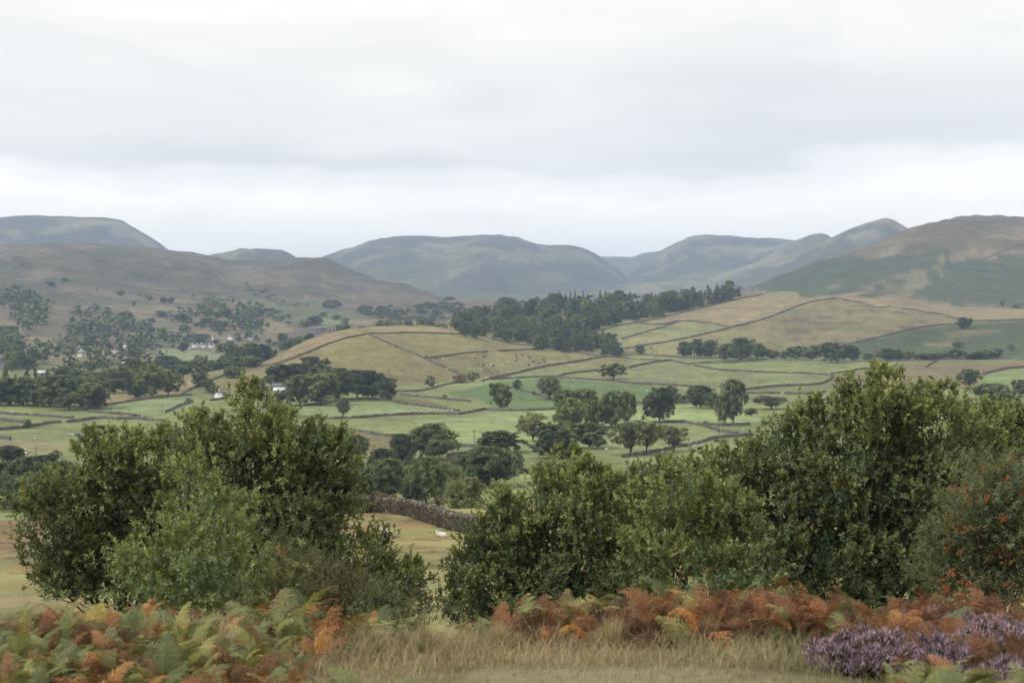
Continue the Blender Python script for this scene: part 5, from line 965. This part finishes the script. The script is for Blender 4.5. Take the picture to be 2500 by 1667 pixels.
near_tree(label='largest oak, dense and dark, with twin leafy spires', lobes=[(2042, 870, 26, 50), (2010, 850, 10, 26), (1960, 905, 34, 44), (2112, 895, 26, 46), (2040, 940, 70, 60), (2180, 915, 34, 34), (2245, 955, 40, 34), (1905, 945, 60, 50), (1845, 990, 70, 50), (2000, 1000, 110, 85), (2150, 1000, 100, 85), (1785, 1050, 70, 60), (1900, 1080, 120, 90), (2050, 1110, 130, 100), (1725, 1110, 60, 60), (1800, 1170, 100, 90), (1950, 1210, 140, 100), (2080, 1240, 110, 90), (1690, 1185, 50, 55), (1850, 1280, 120, 70), (2000, 1300, 130, 60), (2140, 1140, 85, 90), (2130, 1300, 70, 60), (1700, 1050, 60, 45), (1640, 1100, 60, 50), (1585, 1120, 45, 45), (1700, 1270, 90, 70), (1740, 1350, 100, 55), (1900, 1370, 130, 50), (2070, 1370, 110, 50)], dist=39, foot=(2000, 1440), seed=108, drop=42, limb_r=.15, col=(.128, .162, .072), **OAK)
near_tree(label='farther oak at the right edge behind the rowan', lobes=[(2300, 955, 50, 40), (2250, 1000, 70, 55), (2330, 1010, 50, 60), (2200, 1060, 80, 80), (2290, 1080, 80, 70), (2210, 1150, 80, 80), (2390, 985, 50, 60), (2370, 1080, 60, 80)], dist=47, foot=(2290, 1420), seed=109, drop=20, col=(.122, .152, .07), **OAK)
near_tree(name='sallow_bush', cat='shrub', label='light green leafy shrub in front of the big right oak', lobes=[(1640, 1225, 60, 60), (1570, 1180, 75, 70), (1600, 1285, 110, 70), (1690, 1290, 55, 55), (1520, 1250, 60, 75), (1490, 1325, 70, 48), (1630, 1335, 110, 40), (1455, 1310, 26, 42), (1660, 1180, 40, 40), (1612, 1135, 22, 38), (1540, 1140, 18, 36), (1715, 1225, 22, 38), (1750, 1310, 30, 30)], dist=31, foot=(1590, 1430), seed=110, ll=.11, lw=.062, spread=.9, col=(.15, .185, .08), ycol=(.33, .36, .12), young=.3, limb_r=.06, stems=3, cover=3.0)
near_tree(name='rowan_tree', cat='tree', label='rowan laden with red berries at the right edge', lobes=[(2275, 1150, 70, 75), (2330, 1110, 45, 50), (2240, 1230, 65, 60), (2320, 1240, 75, 85), (2190, 1285, 45, 40), (2260, 1320, 100, 55), (2350, 1180, 50, 110), (2165, 1325, 40, 30), (2215, 1180, 22, 30), (2340, 1340, 60, 40), (2400, 1200, 50, 110)], dist=25, foot=(2290, 1430), seed=111, ll=.075, lw=.02, n_leaf=14, col=(.14, .165, .085), ycol=(.24, .23, .1), young=.3, cover=3.3, shoot=.2, droop=.35, berries=20, limb_r=.08)
near_tree(name='rowan_sapling', cat='tree', label='slender rowan sapling with a few red berry bunches among the ferns', lobes=[(655, 1345, 26, 30, 0), (630, 1390, 30, 24, 0), (665, 1400, 26, 22, 0), (648, 1265, 12, 14, 0), (640, 1440, 26, 22, 0)], dist=20, foot=(655, 1500), seed=112, ll=.07, lw=.02, n_leaf=12, col=(.115, .125, .06), young=.1, cover=.8, shoot=.16, droop=.3, berries=12, limb_r=.03, bark='palebark', spread=.1)
near_tree(name='rowan_sapling', cat='tree', label='tiny rowan shoot with red berries beside the pasture gap', lobes=[(865, 1410, 20, 16, 0), (880, 1430, 14, 14, 0)], dist=19, foot=(868, 1470), seed=113, ll=.06, lw=.018, n_leaf=12, col=(.105, .12, .055), young=.1, cover=.8, shoot=.14, droop=.3, berries=40, limb_r=.02, spread=.1)

# ------------------------------------------------------------------ bracken
def frond_mesh(seed, dead):
    g = np.random.default_rng(seed); mb = MB(); Lr = .85; n = 22; s = np.linspace(0, 1, n)
    el = np.radians(78 - (95 if not dead else 130) * s ** 1.5); step = Lr / n
    X = np.cumsum(np.cos(el)) * step; Z = np.cumsum(np.sin(el)) * step; P = np.stack([X, .03 * np.sin(s * 5 + g.random() * 6), Z], 1); tz = np.stack([np.cos(el), 0 * el, np.sin(el)], 1)
    mb.tube(P, .006 * (1.1 - s), 4, (.8, .75, .6)); up = np.stack([-np.sin(el), 0 * el, np.cos(el)], 1); Q, cl = [], []
    for t_ in np.linspace(.26, .985, 15):
        p = np.array([np.interp(t_, s, P[:, k]) for k in range(3)]); d0 = np.array([np.interp(t_, s, tz[:, k]) for k in range(3)]); u0 = np.array([np.interp(t_, s, up[:, k]) for k in range(3)])
        ln = .27 * (1.02 - t_) ** .8 * (1 if t_ > .34 else .85) + .015
        for sd in (-1, 1):
            dirp = unit(np.array([0, sd, 0]) * 1.0 + d0 * .45 + u0 * ((-.15 + g.normal(0, .08)) if not dead else g.uniform(-.9, .1)))
            m = max(3, int(ln / .017)); ss = (np.arange(m) + .5) / m; cur = -(.12 if not dead else g.uniform(.2, .7)) * ln
            pp = p + dirp * (ss * ln)[:, None] + u0 * (cur * ss ** 2)[:, None]; ax = unit(np.cross(dirp, u0)); wl = .042 * (1.05 - ss) ** .7 * (.6 + .5 * (1 - t_)) + .004
            for s2 in (-1, 1):
                tw = g.normal(0, .15 if not dead else .7, m)[:, None]; dd = unit(ax * s2 + dirp * .3 + u0 * tw - u0 * (.5 if dead else .1)); wid = dirp * .0075
                Q.append(np.stack([pp - wid, pp + dd * wl[:, None] * .55 - wid * .8, pp + dd * wl[:, None], pp + wid], 1)); cl.append(np.tile((1., 1, 1), (m, 1)) * (.75 + .5 * g.random((m, 1))))
    mb.quads(np.concatenate(Q), np.concatenate(cl)); return mb.mesh('frond')
FR = {0: [frond_mesh(s, False) for s in (1, 2, 3, 4)], 1: [frond_mesh(s, True) for s in (5, 6, 7, 8, 9)]}
BC = {'green': (.135, .165, .074), 'pale': (.21, .222, .098), 'yellow': (.28, .24, .085), 'orange': (.31, .162, .068), 'rust': (.205, .098, .05), 'brown': (.13, .072, .044)}
for k, v in BC.items(): M['fern_' + k] = material(k + '_bracken', .75, .2, base=tuple(1.15 * q for q in v), objvar=.38, trans=.25)
def bracken(poly, n, r0, r1, mix, where, group, size=1.0):
    """bracken plants over a patch of the brow; mix = colour weights"""
    P = cpx('f', poly); ks = list(mix); wts = np.array([mix[k] for k in ks], float); wts /= wts.sum(); lo, hi = P[:, 0].min(), P[:, 0].max(); k_ = 0; tr = 0
    while k_ < n and tr < n * 40:
        tr += 1; px = lo + rng.random() * (hi - lo); r = math.sqrt(r0 ** 2 + rng.random() * (r1 ** 2 - r0 ** 2)); th, _ = ray(px, 1500); x, y = r * math.sin(th), r * math.cos(th); z = float(ground(x, y)); _, py = project(np.array(x), np.array(y), np.array(z + .4))
        if not inpoly(np.array([px]), np.array([float(py)]), P)[0]: continue
        patch = float(vnoise(np.array(x * .9 + 40), np.array(y * .9), 5)); kk = ks[int(np.searchsorted(np.cumsum(wts), min(.999, .65 * patch + .35 * rng.random())))] if rng.random() < .7 else ks[int(rng.choice(len(ks), p=wts))]
        t = empty('bracken_plant', (x, y, z - .03), rng.random() * 6.28, (size * rng.uniform(.75, 1.15),) * 3)
        tag(t, f"{dict(green='green', pale='pale green', yellow='yellowing', orange='orange', rust='rusty', brown='dead brown')[kk]} bracken plant {where}", 'fern', group)
        nf = int(rng.integers(7, 12))
        for f in range(nf):
            dead = kk in ('rust', 'brown', 'orange') and rng.random() < .85; ms = FR[1 if dead else 0]; me = ms[int(rng.integers(len(ms)))]
            o = obj('frond', me, M['fern_green'], t); kc = kk if rng.random() < .62 else ks[int(rng.choice(len(ks), p=wts))]; o.material_slots[0].link = 'OBJECT'; o.material_slots[0].material = M['fern_' + kc]
            dv = .5 if dead else .25; o.rotation_euler = (rng.normal(0, dv), rng.normal(-.12, dv), f / nf * 6.28 + rng.normal(0, .4)); sc = rng.uniform(.55, 1.1); o.scale = (sc, sc, sc); o.location = (rng.normal(0, .2), rng.normal(0, .2), 0)
        k_ += 1
bracken([(-60, 1330), (320, 1330), (480, 1380), (700, 1450), (900, 1500), (860, 1700), (-60, 1760)], 114, 9.2, 16.8, dict(green=3.8, pale=3.2, yellow=.3, orange=1.5, rust=2.8, brown=1.6), 'in the mixed fern thicket at bottom left', 'bracken thicket at the left', .56)
bracken([(480, 1370), (700, 1380), (920, 1400), (1020, 1500), (500, 1560)], 24, 13, 17.5, dict(green=4, pale=1.5, orange=.6, rust=2, brown=.8), 'among the rowan saplings', 'bracken by the saplings', .78)
bracken([(1165, 1390), (1500, 1350), (1800, 1330), (2120, 1320), (2160, 1440), (2000, 1520), (1500, 1530), (1170, 1530)], 98, 13.2, 16.4, dict(green=1.1, pale=.5, yellow=.2, orange=1.0, rust=4.2, brown=3.0), 'in the russet bank below the right oaks', 'russet bracken bank', .72)
bracken([(2100, 1290), (2400, 1290), (2400, 1400), (2100, 1400)], 12, 15.8, 18, dict(rust=2, brown=3), 'under the berried rowan', 'bracken under the rowan', .9)
bracken([(2100, 1480), (2420, 1460), (2420, 1760), (1700, 1760), (1800, 1600)], 14, 8.2, 12.5, dict(green=3, pale=2, orange=1.0, rust=.6), 'in the blurred corner at bottom right', 'bracken in the right corner', .62)

bracken([(640, 1400), (900, 1420), (900, 1560), (640, 1600)], 16, 12.5, 15.5, dict(green=3, pale=2, orange=1, rust=2.4), 'at the thin end of the left thicket', 'bracken at the thicket end', .6)
bracken([(880, 1400), (1180, 1400), (1180, 1520), (880, 1520)], 10, 14, 16.5, dict(green=3, pale=2, rust=1), 'on the lip of the pasture gap', 'bracken at the pasture gap', .6)
bracken([(1820, 1380), (2400, 1360), (2400, 1560), (1850, 1560)], 22, 12.2, 16.5, dict(rust=3, brown=3, orange=.6, green=.8), 'growing through the heather', 'bracken in the heather', .55)

# ------------------------------------------------------------------ heather
M['heather'] = material('heather', .85, .1, objvar=.15, trans=.1)
def heather_mesh(seed):
    g = np.random.default_rng(seed); mb = MB(); n = 3000; a, rr = g.random(n) * 6.28, np.sqrt(g.random(n)) * .42
    x, y = rr * np.cos(a), rr * np.sin(a); top = .30 * np.clip(1 - (rr / .50) ** 2, .08, 1) ** .6 * (.7 + .3 * g.random(n)) * (.55 + .8 * vnoise(x * 9 + seed * 7, y * 9, seed))
    d = unit(np.stack([x * .5, y * .5, np.full(n, .45)], 1) + g.normal(0, .22, (n, 3))); B0 = np.stack([x * .75, y * .75, top * .35], 1); Tp = np.stack([x, y, top], 1)
    w = .005; Q, cl = [], []
    pv_ = .55 + .8 * g.random((n, 1)); pur = np.where(g.random((n, 1)) < .5, 1, 0) * np.array([.47, .35, .47]) * pv_ + np.where(g.random((n, 1)) < .2, 1, 0) * np.array([.2, .14, .1]); pur = np.maximum(pur, (.15, .11, .085))
    for k in range(3):
        t_ = unit(np.cross(d, g.normal(size=(n, 3)))); L_ = .03 + .035 * g.random((n, 1))
        Q.append(np.stack([Tp - t_ * w * .8 - d * L_ * .3, Tp - t_ * w + d * L_ * .3, Tp + d * L_, Tp + t_ * w + d * L_ * .1], 1)); cl.append(pur)
    t_ = unit(np.cross(d, g.normal(size=(n, 3)))); Q.append(np.stack([B0 - t_ * .009, B0 + t_ * .009, Tp + t_ * .006, Tp - t_ * .006], 1)); cl.append(np.tile((.075, .07, .04), (n, 1)))
    mb.quads(np.concatenate(Q), np.concatenate(cl)); return mb.mesh('heather_clump')
HM = [heather_mesh(s) for s in (1, 2, 3)]
hrows = []
for poly, n, r0, r1 in [([(2050, 1350), (2240, 1340), (2420, 1350), (2420, 1520), (2150, 1540)], 24, 13, 15.8), ([(1930, 1430), (2060, 1420), (2200, 1450), (2180, 1560), (1950, 1540)], 9, 12.2, 14.5), ([(2150, 1480), (2420, 1470), (2420, 1560), (2150, 1580)], 5, 11.5, 13)]:
    P = cpx('f', poly); k_ = 0
    for _ in range(n * 40):
        px = P[:, 0].min() + rng.random() * np.ptp(P[:, 0]); r = r0 + rng.random() * (r1 - r0); th, _u = ray(px, 1550); x, y = r * math.sin(th), r * math.cos(th); z = float(ground(x, y)); _, py = project(np.array(x), np.array(y), np.array(z + .3))
        if not inpoly(np.array([px]), np.array([float(py)]), P)[0]: continue
        o = obj('heather_clump', HM[int(rng.integers(3))], M['heather']); o.location = (x, y, z - .03); o.rotation_euler = (0, 0, rng.random() * 6.28); sc = rng.uniform(.5, .9); o.scale = (sc, sc, sc * rng.uniform(.85, 1.2)); hrows.append(o)
        tag(o, 'purple flowering heather clump on the brow at lower right', 'heather', 'purple heather on the brow'); k_ += 1
        if k_ >= n: break

# ------------------------------------------------------------------ grass on the brow
M['grass'] = material('brow_grass', .85, .15, trans=.25)
def blades(n, sampler, hlo, hhi, w, lean, cols, g):
    x, y = sampler(n, g); z = ground(x, y); n = len(x); h = hlo + (hhi - hlo) * g.random(n) ** 1.4; a = g.random(n) * 6.28; dv = np.stack([np.cos(a), np.sin(a)], 1); wv = np.stack([-np.sin(a), np.cos(a), 0 * a], 1) * w
    B = np.stack([x, y, z - .01], 1); ln = (lean * (.3 + g.random(n)) * h)[:, None]; Mi = B + np.concatenate([dv * ln * .35, (h * .6)[:, None]], 1); Tt = B + np.concatenate([dv * ln, (h * .96)[:, None]], 1)
    V = np.stack([B - wv, B + wv, Mi + wv * .8, Mi - wv * .8, Tt], 1).reshape(-1, 3); i0 = np.arange(n)[:, None] * 5
    c = cols(x, y, g) * (.7 + .6 * g.random((n, 1))); return V, [i0 + [0, 1, 2, 3], i0 + [3, 2, 4]], np.repeat(c, 5, 0)
def sector(t0, t1, r0, r1):
    def f(n, g):
        th = t0 + (t1 - t0) * g.random(n); r = np.sqrt(r0 ** 2 + (r1 ** 2 - r0 ** 2) * g.random(n)); return r * np.sin(th), r * np.cos(th)
    return f
def gcol(x, y, g):
    th = np.arctan2(x, y); f = sstep(.06, .30, th + .06 * (vnoise(x * .8, y * .8, 3) - .5))[:, None]; v = vnoise(x * 1.3, y * 1.3, 9)[:, None]
    straw, grn = np.array([.34, .265, .165]) * (.75 + .5 * vnoise(x * 2.1, y * 2.1, 19)[:, None]), np.array([.215, .225, .115]) * (.7 + .55 * vnoise(x * 1.7, y * 1.7, 20)[:, None]); c = straw * (1 - f) + grn * f; return c * (1 - .35 * (v > .62)) + np.array([.20, .19, .09]) * .35 * (v > .62)
mb = MB(); g = np.random.default_rng(77)
mb.add(*blades(20000, sector(-.40, .42, 11, 17), .03, .10, .0035, .9, gcol, g)); mb.add(*blades(9000, sector(-.16, .34, 11.8, 14), .06, .2, .003, 1.3, gcol, g)); mb.add(*blades(15000, sector(-.12, .02, 14, 18), .08, .24, .0032, .7, gcol, g)); mb.add(*blades(13000, sector(-.42, .44, 13.2, 18), .08, .3, .003, 1.1, gcol, g)); mb.add(*blades(420, sector(-.14, .14, 13.2, 16), .25, .5, .002, .5, lambda x, y, g: np.tile((.36, .27, .17), (len(x), 1)), g))
o = mb.build('grass', M['grass']); o['kind'] = 'stuff'; o['label'] = 'dry straw and green grass over the brow'
def tuft_mesh(seed, n=150, h=.5):
    g = np.random.default_rng(seed); mb = MB(); a = g.random(n) * 6.28; r = np.abs(g.normal(0, .07, n)); B = np.stack([r * np.cos(a), r * np.sin(a), 0 * a - .02], 1); d = np.stack([np.cos(a), np.sin(a)], 1); hh = h * (.45 + .6 * g.random(n)); ln = (.1 + .5 * g.random(n))[:, None] * hh[:, None]
    w = np.stack([-np.sin(a), np.cos(a), 0 * a], 1) * .003; Mi = B + np.concatenate([d * ln * .35, (hh * .6)[:, None]], 1); Tt = B + np.concatenate([d * ln, (hh * .95)[:, None]], 1); V = np.stack([B - w, B + w, Mi + w * .8, Mi - w * .8, Tt], 1).reshape(-1, 3); i0 = np.arange(n)[:, None] * 5
    mb.add(V, [i0 + [0, 1, 2, 3], i0 + [3, 2, 4]], np.repeat(np.where(g.random((n, 1)) < .75, 1, .55) * np.tile((1., 1, 1), (n, 1)), 5, 0)); return mb.mesh('grass_tuft')
TM = [tuft_mesh(s) for s in (1, 2, 3)]
M['straw'] = material('straw_grass', .85, .15, base=(.36, .305, .205), objvar=.2, trans=.25); M['sedge'] = material('green_sedge', .85, .15, base=(.18, .195, .085), objvar=.2, trans=.25)
for px0, px1, r0, r1, n, mt, lab in [(780, 1160, 13, 17, 30, 'straw', 'tall straw-coloured grass tuft at the pasture gap'), (1180, 1480, 12.8, 13.8, 14, 'straw', 'straw-coloured grass tuft at the foot of the russet bank'), (1500, 2100, 12.6, 13.8, 26, 'sedge', 'green grass tuft in front of the russet bank'), (2120, 2350, 17.5, 20, 14, 'straw', 'straw grass tuft behind the heather'), (700, 1000, 12, 15, 10, 'sedge', 'olive sedge tuft beside the ferns')]:
    for _ in range(n):
        q = cpx('f', (px0 + rng.random() * (px1 - px0), 1550)); th, _u = ray(*q); r = r0 + rng.random() * (r1 - r0); x, y = r * math.sin(th), r * math.cos(th)
        o = obj('grass_tuft', TM[int(rng.integers(3))], M['straw']); o.material_slots[0].link = 'OBJECT'; o.material_slots[0].material = M[mt]; o.location = (x, y, float(ground(x, y))); sc = rng.uniform(.6, 1.1) * (.45 if mt == 'sedge' else .65) * (.5 if 'low' in lab else 1); o.scale = (sc, sc, sc); o.rotation_euler = (0, 0, rng.random() * 6.28); tag(o, lab, 'grass tuft', 'grass tufts on the brow')

print('triangles', sum(len(m.loops) - 2 * len(m.polygons) for m in bpy.data.meshes))
